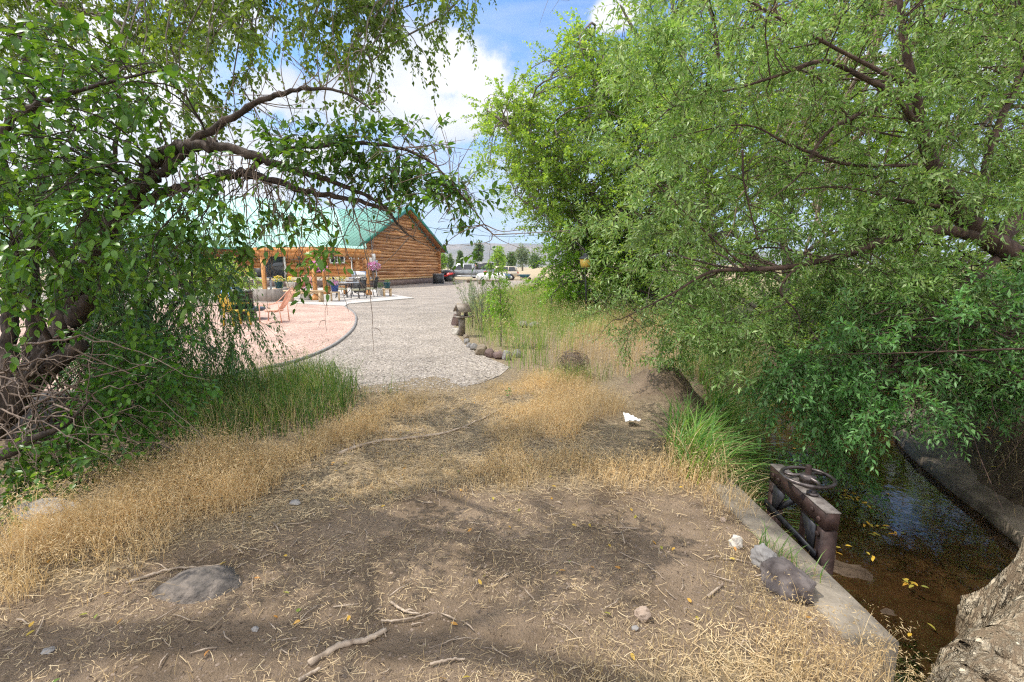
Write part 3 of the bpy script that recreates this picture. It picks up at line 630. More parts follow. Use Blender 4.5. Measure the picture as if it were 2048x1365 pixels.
# metal table and chairs
tp = on(704, 594); table = thing('patio_table', 'round grey metal patio table with curled legs', 'table', tp)
G().lathe([(.62, .70), (.64, .715), (.64, .73), (.62, .74)], n=28).build('table_top', M['grey'], table)
for k in range(4): a = k * 1.57 + .5; G().tube(spline([(.12 * math.cos(a), .12 * math.sin(a), .70), (.08 * math.cos(a), .08 * math.sin(a), .35), (.42 * math.cos(a), .42 * math.sin(a), .0)], 10), .018, 6).build('leg', M['black'], table)
def pchair(p, rz, label):
    o = thing('patio_chair', label, 'chair', p, rz, 'black metal chairs round the patio table')     # seat faces local +x
    G().box((0, 0, .44), (.50, .50, .09)).build('cushion', M['cushion'], o)
    g = G(); 
    for s in (-1, 1): g.tube(spline([(-.24, s * .22, .40), (-.30, s * .22, .75), (-.38, s * .21, 1.02)], 8), .02, 6)
    g.tube([(-.38, -.21, 1.02), (-.40, 0, 1.06), (-.38, .21, 1.02)], .02, 6)
    for k in range(7): y = -.18 + .06 * k; g.tube([(-.25, y, .45), (-.31, y, .75), (-.38, y, 1.02)], .012, 4)
    for z in (.6, .8): g.tube([(-.28, -.21, z), (-.28, .21, z)], .012, 4)
    g.build('backrest', M['black'], o)
    for s in (-1, 1): G().tube(spline([(-.26, s * .25, .66), (.05, s * .28, .68), (.24, s * .26, .63), (.2, s * .25, .45)], 10), .018, 6).build('armrest', M['black'], o)
    for sx in (-1, 1):
        for sy in (-1, 1): G().tube(spline([(sx * .2, sy * .22, .40), (sx * .24, sy * .24, .2), (sx * .28, sy * .25, 0)], 6), .02, 6).build('leg', M['black'], o)
pchair(on(684, 597.5), .25, 'metal patio chair with a pale cushion behind the blue pot')
pchair(on(718, 599), 2.7, 'metal patio chair with a tall dark back in front of the grill')
pchair(on(742, 596), 3.05, 'metal patio chair right beside the pergola post and the white pot')
# grill
gr = thing('gas_grill', 'stainless gas grill with its hood closed behind the patio table', 'grill', on(722, 587.5), -.12)
G().box((0, 0, .42), (.72, .52, .74)).build('cabinet', M['darkgrey'], gr); G().box((0, 0, .88), (1.25, .50, .16)).build('shelf', M['steel'], gr)
G().prism([(-.27, .97), (.27, .97), (.27, 1.10), (.12, 1.30), (-.10, 1.32), (-.27, 1.12)], 'x', -.40, .40).build('lid', M['steel'], gr); G().cyl((-.3, -.33, 1.08), (.3, -.33, 1.08), .018, n=8).build('handle', M['grey'], gr)
for k in range(4): G().cyl((-.3 + .2 * k, -.25, .88), (-.3 + .2 * k, -.285, .88), .028, n=10).build('knob', M['black'], gr)
for s in (-1, 1): G().cyl((s * .3, -.2, .04), (s * .3, -.16, .04), .05, n=10).build('wheel', M['black'], gr)
# planters with yellow flowers
def planter(p, rz, label, pots):
    o = thing('planter_stand', label, 'planter', p, rz)
    G().box((0, 0, .42), (1.15, .42, .05)).build('shelf', M['cedar'], o)
    for sx in (-1, 1): G().box((sx * .5, 0, .2), (.08, .38, .395)).build('leg', M['cedar'], o)
    return o
pa, pb = on(572, 596), on(675, 590)
pa[2] = pb[2] = SZ; planter(pa, -.1, 'low cedar plant stand beside the tall pergola post', 0); planter(pb, -.1, 'low cedar plant stand carrying yellow flowers left of the grill', 0)
pot('plant_pot', 'square dark blue pot of yellow flowers on the plant stand near the door', pa + (-.32, 0, .445), .21, .36, M['tealpot'], plant_flower(70, .28, .26, 'petal_yellow'))
pot('plant_pot', 'white pot of pale flowers on the plant stand near the door', pa + (.3, 0, .445), .22, .34, M['white'], plant_flower(60, .25, .24, 'petal_yellow'))
pot('plant_pot', 'grey pot of yellow flowers on the stand left of the grill', pb + (-.3, 0, .445), .24, .30, M['grey'], plant_flower(80, .22, .30, 'petal_yellow'))
pot('plant_pot', 'white pot of yellow flowers on the stand left of the grill', pb + (.32, 0, .445), .20, .32, M['white'], plant_flower(70, .25, .24, 'petal_yellow'))
# red slatted chair, side table
rc = thing('adirondack_chair', 'faded red slatted chair by the log wall', 'chair', on(614, 588), -1.2)
G().box((.05, 0, .36), (.52, .54, .04)).build('seat', M['salmon'], rc); g = G()
for k in range(5): g.bar((-.2, -.22 + .11 * k, .34), (-.48, -.24 + .12 * k, 1.06 - .03 * abs(k - 2)), .10, .02, (1, 0, .4))
g.build('backrest', M['salmon'], rc)
for s in (-1, 1): G().box((.0, s * .32, .56), (.62, .10, .03)).build('armrest', M['salmon'], rc)
for s in (-1, 1): G().box((.28, s * .30, .27), (.06, .06, .545)).build('leg', M['salmon'], rc); G().bar((-.3, s * .28, .0), (-.2, s * .28, .55), .05, .07).build('leg', M['salmon'], rc)
st_ = thing('side_table', 'small pale table in front of the red slatted chair', 'table', on(626, 592)); G().lathe([(.36, .47), (.37, .485), (.36, .5)], n=24).build('table_top', M['grey'], st_)
for k in range(3): a = k * 2.09; G().tube([(.2 * math.cos(a), .2 * math.sin(a), .47), (.3 * math.cos(a), .3 * math.sin(a), 0)], .016, 6).build('leg', M['black'], st_)
# work table by the door, low wall
pt = thing('potting_table', 'dark work table by the house door behind the low wall', 'table', on(522, 590), -.1)
G().box((0, 0, .95), (1.2, .6, .05)).build('table_top', M['grey'], pt); G().box((.05, .05, 1.24), (.7, .45, .52)).build('cabinet', M['black'], pt)
for sx in (-1, 1):
    for sy in (-1, 1): G().box((sx * .5, sy * .24, .46), (.08, .08, .92)).build('leg', M['grey'], pt)
lw = [gp(504, 604)[:2], gp(545, 606)[:2], gp(580, 600)[:2]]; g = G()
for k in range(2): g.bar((*lw[k], .30), (*lw[k + 1], .30), .25, .60)
tag(g.build('low_wall', pm('grey_render', (.22, .195, .17), (.30, .27, .24), 3, .9, world=True)), 'low grey concrete wall at the left end of the patio', 'wall')
# hanging baskets
def basket(p, label):
    o = thing('hanging_basket', label, 'flower basket', p, group='flower baskets hung on the pergola')
    G().lathe([(.10, 0), (.16, .2), (.175, .2), (.175, .22)], n=14).build('pot_body', M['black'], o)
    g = G(); bush_leaves(g, (0, 0, .30), (.26, .26, .16), 130, .08, .04, T_NARROW, shell=.2); g.build('foliage', M['leafpot'], o)
    g = G(); v = nrm(rng.normal(size=(170, 3)) + (0, 0, .35)); leaves(g, np.array([0, 0, .31]) + v * np.array([.32, .32, .22]), rng.normal(size=(170, 3)), v, .11, .10, T_QUAD); g.build('blossom', M['petal_pink'], o)
    for k in range(3): a = k * 2.09; G().tube([(.165 * math.cos(a), .165 * math.sin(a), .21), (0, 0, .88)], .004, 3, False).build('chain', M['black'], o)
def onp(x, y, z): c, s = math.cos(pang), math.sin(pang); return P2 + np.array([c * x - s * y, s * x + c * y, z])
basket(wp(638, 546, 21.5), 'pink petunia basket on the pergola post behind the plank bench'); basket(wp(748, 545, 25.9), 'pink petunia basket on the pergola post in front of the gable')
ub = thing('utility_box', 'white box on a thin grey pole behind the petunia basket', 'utility box', gp(753, 585)); G().box((-.25, 0, 2.3), (.5, .25, .72)).build('box_body', M['white'], ub); G().box((.08, 0, 1.95), (.15, .14, .22)).build('meter', M['grey'], ub); G().cyl((.05, 0, 0), (.05, 0, 1.95), .03, n=8).build('pole', M['grey'], ub)

# ---------------------------------------------------------------- chairs and fire pit on the pink gravel
fp = thing('fire_pit', 'round dark fire pit with a wide grey ledge on the pink gravel', 'fire pit', gp(487, 640)); G().lathe([(.30, 0), (.33, .28), (.62, .28), (.64, .34), (.62, .37), (.36, .36)], n=26).build('ledge', M['darkgrey'], fp); G().lathe([(.31, .371), (.31, .85), (.33, .86), (.33, .89), (.27, .89), (.27, .5)], n=22).build('bowl', M['black'], fp)
yc = thing('garden_chair', 'yellow metal garden chair in front of the fire pit', 'chair', gp(475, 652), 1.1)
G().box((0, 0, .42), (.48, .46, .03)).build('seat', M['yellow'], yc); g = G()
for k in range(6): y = -.2 + .08 * k; g.bar((-.23, y, .43), (-.33, y, .86), .05, .015, (1, 0, 0))
g.bar((-.335, -.23, .87), (-.335, .23, .87), .04, .04); g.build('backrest', M['yellow'], yc)
for sx in (-1, 1):
    for sy in (-1, 1): G().bar((sx * .2, sy * .2, .42), (sx * .25, sy * .22, 0), .035, .05).build('leg', M['yellow'], yc)
for s in (-1, 1): G().bar((-.28, s * .25, .63), (.22, s * .25, .63), .05, .03).build('armrest', M['yellow'], yc)
def tubchair(p, rz, label, mat, blue):
    o = thing('garden_chair', label, 'chair', p, rz); g = G()
    if blue:
        for k in range(13):
            a = -1.25 + 2.5 * k / 12; g.tube(spline([(-.02 - .2 * math.cos(a), .22 * math.sin(a), .36), (-.1 - .27 * math.cos(a), .32 * math.sin(a), .65), (-.16 - .28 * math.cos(a), .34 * math.sin(a), .93 - .3 * abs(a) / 1.25)], 6), .014, 4)
        P = [(-.16 - .28 * math.cos(a), .34 * math.sin(a), .93 - .3 * abs(a) / 1.25) for a in np.linspace(-1.25, 1.25, 16)]; g.tube(P, .022, 6)
    else:
        for k in range(11): y = -.28 + .056 * k; g.tube(spline([(-.05, y * .5, .30), (-.25, y * .8, .45), (-.52, y * 1.1, 1.0 - abs(y) * .3)], 8), .008, 4)
        g.tube(spline([(.25, -.34, .52), (-.2, -.36, .60), (-.52, -.30, .92), (-.53, 0, 1.0), (-.52, .30, .92), (-.2, .36, .60), (.25, .34, .52)], 24), .013, 6)
    g.build('backrest', mat, o); G().lathe([(.24, .33), (.27, .36), (.24, .38)], n=18).build('seat', mat, o)
    for sx in (-1, 1):
        for sy in (-1, 1): G().tube([(sx * .16, sy * .18, .34), (sx * .26, sy * .27, 0)] if blue else [(sx * .26 - .0, sy * .34, .54), (sx * .3, sy * .3, 0)], .016, 5).build('leg', mat, o)
tubchair(gp(472, 622), -.5, 'blue round backed chair behind the fire pit', M['blue'], True); tubchair(gp(550, 645), 3.25, 'orange wire lounge chair alone on the pink gravel', M['orange'], False)

# ---------------------------------------------------------------- vehicles and yard things far back
M['silver'] = pm('silver_paint', (.52, .53, .54), None, 2, .3, metal=.4, coat=.6); M['paintgrey'] = pm('grey_paint', (.20, .21, .22), None, 2, .3, metal=.4, coat=.6); M['bluecar'] = pm('blue_car_paint', (.05, .10, .19), None, 2, .28, metal=.3, coat=.6); M['beige'] = pm('beige_car_paint', (.48, .42, .32), None, 2, .3, metal=.2, coat=.6); M['taillight'] = pm('tail_light', (.45, .01, .01), None, 3, .2)
def wheel(o, x, y, r, w, rim):
    wl = G().tube([(x, y - w / 2, r), (x, y - w * .42, r), (x, y + w * .42, r), (x, y + w / 2, r)], [r * .9, r, r, r * .9], 24).build('wheel', M['rubber'], o)
    s = -1 if y < 0 else 1; G().tube([(x, y + s * w * .40, r), (x, y + s * (w / 2 + .012), r)], [r * .6, r * .58], 16).build('rim', rim, wl)
def loftcar(o, prof, W, mat, name='body', inset=None):
    """outline (x, z) run across the width, its shoulder drawn in a little"""
    P = np.array(prof); zm = P[:, 1].max(); cz = P.mean(0); rows = []
    for y, s in ((-W / 2, .965), (-W / 2 + .07, 1.0), (W / 2 - .07, 1.0), (W / 2, .965)): rows.append(np.column_stack([cz[0] + (P[:, 0] - cz[0]) * s, np.full(len(P), y), cz[1] + (P[:, 1] - cz[1]) * s]))
    n = len(P); f = [(k * n + a, k * n + (a + 1) % n, (k + 1) * n + (a + 1) % n, (k + 1) * n + a) for k in range(3) for a in range(n)] + [tuple(range(n))[::-1], tuple(range(3 * n, 4 * n))]
    return G().add(np.vstack(rows), f).build(name, mat, o)
def cabin(o, base, top, z0, z1, W, Wt, mat, name='cabin'):
    b0, b1 = base; t0, t1 = top; V = [(b0, -W / 2, z0), (b1, -W / 2, z0), (b1, W / 2, z0), (b0, W / 2, z0), (t0, -Wt / 2, z1), (t1, -Wt / 2, z1), (t1, Wt / 2, z1), (t0, Wt / 2, z1)]
    return G().add(V, [(0, 3, 2, 1), (4, 5, 6, 7), (0, 1, 5, 4), (1, 2, 6, 5), (2, 3, 7, 6), (3, 0, 4, 7)]).build(name, mat, o)
def sidewin(o, quad, W, Wt, z0, z1):
    for s in (-1, 1):
        V = []
        for (x, z) in quad:
            t = (z - z0) / (z1 - z0); V.append((x, s * ((W * (1 - t) + Wt * t) / 2 + .012), z))
        G().add(V, [(0, 1, 2, 3) if s < 0 else (3, 2, 1, 0)]).build('window', M['glass'], o)
def arch(o, x, r, W):
    for s in (-1, 1): G().tube([(x, s * (W / 2 - .05), r * .98), (x, s * (W / 2 + .006), r * .98)], r * 1.16, 22).build('wheel_arch', M['black'], o)
tk = thing('pickup_truck', 'silver and grey crew cab pickup with a bed cap parked beyond the house', 'pickup truck', (-8.35, 54.6, 0), .02)
W_ = 2.02; loftcar(tk, [(0, .62), (.02, 1.05), (.14, 1.2), (1.5, 1.32), (6.25, 1.36), (6.3, .75), (6.1, .66)], W_, M['paintgrey']); G().box((3.1, 0, .60), (3.9, W_ + .03, .14)).build('rocker', M['silver'], tk); G().box((.75, 0, 1.285), (1.4, W_ - .2, .06)).build('hood', M['silver'], tk)
cabin(tk, (1.35, 4.15), (2.15, 3.95), 1.34, 2.02, W_ - .06, W_ - .42, M['silver'])
sidewin(tk, [(1.75, 1.40), (2.7, 1.40), (2.7, 1.93), (2.22, 1.93)], W_ - .06, W_ - .42, 1.34, 2.02); sidewin(tk, [(2.82, 1.40), (3.75, 1.40), (3.72, 1.93), (2.82, 1.93)], W_ - .06, W_ - .42, 1.34, 2.02)
cabin(tk, (4.22, 6.25), (4.25, 6.2), 1.37, 2.1, W_ - .08, W_ - .25, M['darkgrey'], 'bed_cap'); sidewin(tk, [(4.5, 1.48), (6.0, 1.48), (6.0, 2.0), (4.5, 2.0)], W_ - .08, W_ - .25, 1.37, 2.1); G().box((5.2, 0, 2.16), (2.1, W_ - .15, .10)).build('cap_roof', M['silver'], tk)
for x in (2.76, 3.8): G().box((x + .22 - .5, -W_ / 2 - .012, 1.22), (.2, .03, .04)).build('door_handle', M['silver'], tk)
g = G(); g.box((2.76, -W_ / 2 - .003, 1.0), (.02, .012, .6)); g.box((4.18, -W_ / 2 - .003, 1.0), (.03, .012, .66)); g.build('door_seam', M['black'], tk)
for x in (1.0, 5.1):
    arch(tk, x, .44, W_)
    for s in (-1, 1): wheel(tk, x, s * (W_ / 2 - .12), .42, .28, M['grey'])
G().box((1.62, -W_ / 2 - .1, 1.42), (.14, .2, .2)).build('mirror', M['black'], tk); G().box((6.29, 0, 1.0), (.06, W_ - .1, .2)).build('tail_light', M['taillight'], tk)
# side by side buggy, half hidden by the house
ug = thing('utility_vehicle', 'red and black open off road buggy half hidden by the log house corner', 'buggy', (-9.3, 53.2, 0), .06)
loftcar(ug, [(0, .5), (0, .95), (.7, 1.0), (1.0, .62), (1.75, .62), (1.9, 1.02), (2.75, 1.05), (2.85, .7), (2.5, .45)], 1.5, M['black']); G().prism([(.1, .70), (.1, .92), (.72, 1.0), (1.05, .72), (1.9, .76), (1.95, 1.0), (2.7, 1.02), (2.7, .86), (2.1, .62), (1.0, .50)], 'y', -.79, -.755).build('side_panel', M['red'], ug)
g = G()
for s in (-1, 1): g.tube(spline([(.75, s * .62, 1.0), (1.05, s * .6, 1.75), (1.3, s * .58, 1.95), (1.95, s * .58, 1.95), (2.1, s * .62, 1.0)], 16), .03, 6)
g.build('roll_cage', M['black'], ug); G().box((1.62, 0, 1.99), (.85, 1.25, .05)).build('roof', M['black'], ug); G().box((1.6, 0, .95), (.5, 1.2, .6)).build('seat', M['black'], ug); G().box((2.84, -.55, .95), (.05, .2, .1)).build('tail_light', M['taillight'], ug)
for x in (.5, 2.35):
    for s in (-1, 1): wheel(ug, x, s * .68, .38, .3, M['darkgrey'])
# dark box by the house corner
cr = thing('storage_box', 'dark metal box with a pale frame at the house corner', 'box', gp(877, 568.5), .05); G().box((0, 0, .48), (1.0, .8, .9)).build('box_body', M['darkgrey'], cr); G().box((0, 0, .96), (1.06, .86, .06)).build('lid', M['grey'], cr); G().box((0, 0, .015), (1.06, .86, .03)).build('base', M['grey'], cr)
G().box((0, -.405, .48), (.86, .012, .74)).build('grille', M['black'], cr)
# low rail and stone block
rl = thing('rail_barrier', 'low weathered timber rail on short posts in front of the pickup', 'rail', gp(909, 569)); G().bar((-.1, 0, .42), (4.6, .5, .34), .14, .1).build('rail', M['stone_tan'], rl)
for x, y, h in ((0, -.0, .62), (2.4, .25, .37), (4.4, .48, .33)): G().box((x, y - .16, h / 2), (.2, .16, h)).build('post', M['stone_tan'], rl)
tag(G().rock(gp(939, 566) + (0, 0, .18), (.34, .28, .26), 5, 3, .1).build('stone_block', M['stone_tan']), 'squat brown stone block beside the propane tank', 'stone')
# propane tank
pc = gp(982, 567); tank = thing('propane_tank', 'white horizontal propane tank with a red dome cap', 'propane tank', pc, .03)
xs = np.linspace(-1, 1, 25); r_ = .47 * np.sqrt(np.clip(1 - np.clip((np.abs(xs) - .62) / .38, 0, 1) ** 2.2, .0005, 1)); G().tube(np.column_stack([xs * 1.55, 0 * xs, 0 * xs + .58]), r_, 28).build('shell', M['white'], tank, True)
G().lathe([(.2, .99), (.2, 1.12), (.17, 1.2), (.08, 1.24)], c=(-.55, 0, 0), n=18).build('dome_cap', pm('faded_red', (.5, .08, .09), None, 3, .45), tank, True)
for s in (-1, 1): G().box((s * .8, 0, .09), (.16, .6, .18)).build('foot', M['stone'], tank)
def car(name, label, cat, p, rz, mat, suv, rim):
    o = thing(name, label, cat, p, rz); W = 1.82
    if suv: loftcar(o, [(0, .4), (0, .85), (.15, 1.0), (1.3, 1.08), (4.45, 1.1), (4.55, .85), (4.5, .42)], W, mat); cabin(o, (1.15, 4.5), (1.75, 4.2), 1.09, 1.74, W - .06, W - .4, mat); z0, z1 = 1.09, 1.74; wins = [[(1.55, 1.14), (2.4, 1.14), (2.4, 1.65), (1.95, 1.65)], [(2.5, 1.14), (3.3, 1.14), (3.3, 1.65), (2.5, 1.65)], [(3.4, 1.14), (4.3, 1.14), (4.12, 1.65), (3.4, 1.65)]]
    else: loftcar(o, [(0, .35), (0, .7), (.2, .85), (1.35, .95), (3.9, .98), (4.5, .92), (4.6, .6), (4.5, .35)], W, mat); cabin(o, (1.2, 4.1), (2.0, 3.35), .97, 1.45, W - .06, W - .5, mat); z0, z1 = .97, 1.45; wins = [[(1.65, 1.01), (2.6, 1.01), (2.6, 1.39), (2.1, 1.39)], [(2.7, 1.01), (3.75, 1.01), (3.3, 1.39), (2.7, 1.39)]]
    for q in wins: sidewin(o, q, W - .06, W - (.4 if suv else .5), z0, z1)
    for x in (.85, 3.65):
        arch(o, x, .36, W)
        for s in (-1, 1): wheel(o, x, s * (W / 2 - .1), .34, .22, rim)
    for s in (-1, 1): G().box((4.53, s * .75, .92), (.08, .2, .26)).build('tail_light', M['taillight'], o)
    G().box((4.56, 0, .52), (.08, W - .1, .2)).build('bumper', M['darkgrey'], o)
car('parked_car', 'blue car half hidden behind the green sapling', 'car', (-.25, 56.8, 0), math.pi + .1, M['bluecar'], False, M['silver'])
car('parked_suv', 'beige estate wagon behind the blue car', 'car', (-3.75, 60.5, 0), -.06, M['beige'], True, M['silver'])
tb = thing('wheelbarrow', 'small dark teal wheelbarrow standing behind the beige wagon', 'wheelbarrow', (1.45, 57.5, 0), .3); cabin(tb, (-.35, .45), (-.6, .75), .35, .75, .5, .75, M['tealpot'], 'tray'); wheel(tb, .75, 0, .2, .1, M['grey']); 
for s in (-1, 1): G().tube([(.75, s * .08, .2), (-.3, s * .25, .36), (-1.0, s * .28, .55)], .02, 6).build('handle', M['wood'], tb); G().tube([(-.3, s * .25, .36), (-.4, s * .25, 0)], .018, 6).build('leg', M['black'], tb)
M['oldwood'] = logmat('weathered_wood', (.10, .078, .058), (.22, .18, .14), (.36, .315, .26), (4, 4, 4))
rs = thing('red_shed', 'distant shed with a red roof between the trees', 'shed', (*wp(959, 536, 175)[:2], 0), .5); G().box((0, 0, 1.0), (4, 3, 2.0)).build('wall', M['oldwood'], rs); G().prism([(-2.0, 2.0), (2.0, 2.0), (2.0, 2.1), (.0, 3.3), (-2.0, 2.1)], 'x', -2.3, 2.3).build('roof', M['salmon'], rs)
# overhead wire from the gable
a, b = wp(845, 452, 45.5), wp(1150, 455, 62); P = np.array([a + (b - a) * t - np.array([0, 0, 1.1 * 4 * t * (1 - t)]) for t in np.linspace(0, 1, 30)]); tag(G().tube(P, .022, 4).build('overhead_wire', M['black']), 'thin overhead wire running from the house gable to the right', 'wire')

# ---------------------------------------------------------------- along the drive
def rockat(px, py, wpx, hpx, mat, label, seed, name='border_rock', group='rocks lining the drive edge', deep=.8, cat='rock', z=0.0):
    p = gp(px, py, z); dd = p[1] * math.cos(PITCH) + (EYE - z) * math.sin(PITCH); w = wpx / F * dd / 2; h = hpx / F * dd / 2
    zz = float(H(p[0], p[1])); o = G().rock((0, 0, 0), (w, w * deep, h * 1.25), seed, 4, .25).build(name, M[mat], None, True); o.location = (p[0], p[1] + w * deep * .6, zz + h * .72)
    return tag(o, label, cat, group)
for k, a in enumerate([(911, 652, 18, 26, 'stone_red', 'tall reddish border rock behind the birdhouse post'), (911, 671, 22, 16, 'stone_white', 'white border rock at the foot of the birdhouse post'), (926, 672, 12, 12, 'stone_white', 'small pale border rock just right of the birdhouse post'), (931, 679, 13, 10, 'stone_tan', 'low brown border rock below the birdhouse post'), (934, 688, 14, 12, 'stone', 'small grey border rock next to a second grey one'), (938, 696, 13, 10, 'stone', 'flat grey border rock before the big brown one'),
    (949, 701, 20, 14, 'stone', 'pale grey border rock touching the big brown boulder'), (962, 711, 28, 22, 'stone_tan', 'biggest brown border boulder with a dark side'), (980, 716, 22, 20, 'stone_red', 'reddish square border rock right of the brown boulder'), (998, 719, 24, 17, 'stone_red', 'flat reddish border rock left of the white streaked one'), (1014, 721, 22, 21, 'stone', 'grey border rock with white streaks, the last clear of the grass'), (1034, 716, 20, 16, 'stone', 'grey border rock half sunk in the green grass')]):
    rockat(*a[:5], a[5], 100 + k)
rockat(1047, 655, 18, 14, 'stone', 'small grey boulder in the field grass', 130, 'field_boulder', None, z=.05); rockat(1068, 656, 22, 14, 'stone', 'wide grey boulder in the field grass', 131, 'field_boulder', None, z=.05)
rockat(1143, 612, 52, 28, 'stone_dark', 'dark sloping boulder under the pale log by the lantern', 132, 'field_boulder', None, .5)
p = wp(1150, 588, 18.5); tag(G().tube(spline([p + (-.35, -.1, -.35), p + (-.1, 0, -.05), p + (.35, 0, .12), p + (.6, .1, .22)], 12), [.05, .13, .15, .12], 12, jit=.05).build('pale_log', M['stone_white'], None, True), 'pale weathered log lying against the dark boulder', 'log')
bp = gp(924, 672); bh = thing('birdhouse', 'small weathered wooden birdhouse on a post beside the drive', 'birdhouse', bp, .55)
G().box((0, 0, .22), (.12, .11, .44)).build('post', M['oldwood'], bh); G().box((.02, 0, .455), (.36, .30, .025)).build('floor', M['oldwood'], bh)
G().prism([(-.10, .468), (.10, .468), (.10, .60), (0, .74), (-.10, .60)], 'x', -.09, -.07).build('front_wall', M['oldwood'], bh); G().prism([(-.10, .468), (.10, .468), (.10, .60), (0, .74), (-.10, .60)], 'x', .10, .12).build('rear_wall', M['oldwood'], bh); G().cyl((-.094, 0, .60), (-.089, 0, .60), .022, n=14).build('entrance_hole', M['black'], bh)
for s in (-1, 1): G().bar((.02, s * .0, .755), (.02, s * .17, .575), .32, .018, (0, s * .7, .7)).build('roof', M['oldwood'], bh)
lp = wp(1170, 640, 13.6); lp[2] = float(H(lp[0], lp[1])); lm = thing('garden_lantern', 'yellow lantern on a thin black garden pole', 'lantern', lp); lh = 1.72 - lp[2]
G().tube([(.03, 0, 0), (.01, 0, lh * .5), (-.03, 0, lh - .17)], .024, 8).build('pole', M['black'], lm)
G().lathe([(.04, lh - .18), (.19, lh - .15), (.2, lh - .14), (.05, lh - .13)], c=(-.03, 0, 0), n=4).build('base_plate', M['black'], lm); G().lathe([(.12, lh - .13), (.17, lh + .12)], c=(-.03, 0, 0), n=4).build('glass_body', pm('amber_glass', (.62, .40, .06), (.72, .50, .12), 4, .3), lm)
G().lathe([(.20, lh + .12), (.205, lh + .135), (.09, lh + .22), (.07, lh + .225), (.065, lh + .27), (.03, lh + .29)], c=(-.03, 0, 0), n=4).build('lantern_roof', M['darkgrey'], lm)
# rolled dry weeds, bleached grass, paper on the spoil heap
def tangle(name, p, r, n, mat, label, cat, rad=.004, shape=(1, 1, .75)):
    g = G(); q = np.random.default_rng(n)
    for k in range(n):
        v = nrm(q.normal(size=3)); w = nrm(np.cross(v, q.normal(size=3))); a0 = q.uniform(0, 6.28); aa = np.linspace(a0, a0 + q.uniform(.8, 2.6), 9); rr = r * q.uniform(.55, 1.05)
        g.tube((np.outer(np.cos(aa), v) + np.outer(np.sin(aa), w)) * rr * np.array(shape) + q.normal(0, r * .03, (9, 3)), rad, 3, False)
    o = g.build(name, mat); o.location = p; return tag(o, label, cat)
M['straw'] = leafmat('dry_straw', (.40, .29, .16), (.57, .43, .25), (.70, .57, .36), .7, .25, (1.2, 1.1, .8)); M['deadtwig'] = pm('dead_twig', (.12, .085, .065), (.24, .18, .14), 8, .85, world=True); M['bleached'] = pm('bleached_straw', (.40, .33, .24), (.60, .52, .42), 8, .9, world=True)
p = gp(1145, 752); tangle('tumbleweed', p + (0, 0, .20), .25, 120, M['deadtwig'], 'round dry tumbleweed caught at the edge of the dry grass', 'tumbleweed', .003)
p = wp(1203, 603, 15.5); tangle('bleached_weed', p, .40, 150, pm('white_straw', (.58, .54, .48), (.72, .68, .62), 8, .9), 'white bleached tuft of dead weed beside the lantern pole', 'dead weed', .007, (1, .7, .8))
p = gp(1258, 850); g = G(); u = np.linspace(-.5, .5, 9); U, V_ = np.meshgrid(u, u); zz = .035 * fbm(U * 5, V_ * 5, 3, 9) + .01; q_ = (np.arange(8)[:, None] * 9 + np.arange(8)[None, :]); q_ = np.stack([q_, q_ + 1, q_ + 10, q_ + 9], -1).reshape(-1, 4)
top_ = np.stack([(U * (.35 + .65 * (.5 - V_)) - .3 * V_) * .16, V_ * .13, zz * 2 + V_ * .04 + .03 * np.abs(U)], -1).reshape(-1, 3); bot = top_ - (0, 0, .004); g.add(np.vstack([top_, bot]), [tuple(r) for r in q_] + [tuple(r[::-1] + 81) for r in q_]); o = g.build('scrap_sheet', M['white']); o.location = p + (0, 0, float(H(p[0], p[1])) + .015); tag(o, 'crumpled white sheet of scrap on the spoil heap', 'scrap')

# ---------------------------------------------------------------- headwall and sluice gate
M['oldcon'] = pm('old_concrete', (.10, .083, .062), (.27, .23, .18), 5, .9, .5, world=True, bscale=40); M['rust'] = pm('rusty_steel', (.020, .012, .010), (.062, .034, .028), 9, .6, .35, metal=.35, world=True); M['rusttop'] = pm('worn_steel', (.06, .045, .038), (.20, .175, .155), 16, .7, .3, world=True); M['iron'] = pm('worn_iron', (.035, .028, .026), (.13, .11, .105), 14, .4, .2, metal=.7, world=True); M['darkiron'] = pm('dark_iron', (.018, .018, .022), (.05, .05, .056), 12, .45, metal=.5, world=True)
import bmesh
g = G(); nx, ny = 3, 26; ys = np.linspace(1.76, 3.42, ny); xl = 1.435 + .02 * (ys - 1.76) + .010 * (fbm(ys * 4, ys * 0, 3, 3) - .5); xr = 1.655 + .008 * (fbm(ys * 5, ys * 0 + 2, 3, 4) - .5)
rows = [np.column_stack([xl, ys, 0 * ys - 1.0]), np.column_stack([xl, ys, 0 * ys + .018]), np.column_stack([xl + .012, ys, 0 * ys + .03]), np.column_stack([xr - .012, ys, 0 * ys + .03]), np.column_stack([xr, ys, 0 * ys + .016]), np.column_stack([xr, ys, 0 * ys - 1.0])]
V = np.stack(rows, 1); V[:, 2:4, 2] += .006 * (fbm(np.repeat(ys[:, None], 2, 1) * 6, np.array([[0, 3.]]), 3, 8) - .5)
f = [(k * 6 + a, k * 6 + a + 1, k * 6 + 7 + a, k * 6 + 6 + a) for k in range(ny - 1) for a in range(5)] + [tuple(range(6))[::-1], tuple((ny - 1) * 6 + a for a in range(6))]
tag(g.add(V.reshape(-1, 3), f).build('headwall', M['oldcon']), 'weathered concrete headwall along the edge of the ditch', 'headwall')
lin = [(4.02, 3.0), (4.36, 3.75), (4.72, 4.8), (5.2, 5.9), (5.9, 6.9)]; g = G(); P = spline([(x, y, -.64) for x, y in lin], 16); T_ = nrm(np.gradient(P, axis=0)); S_ = np.cross(T_, (0, 0, 1)); pf = [(-.06, -.12), (-.05, .045), (.10, .05), (.55, .34), (.58, .28), (.12, -.12)]
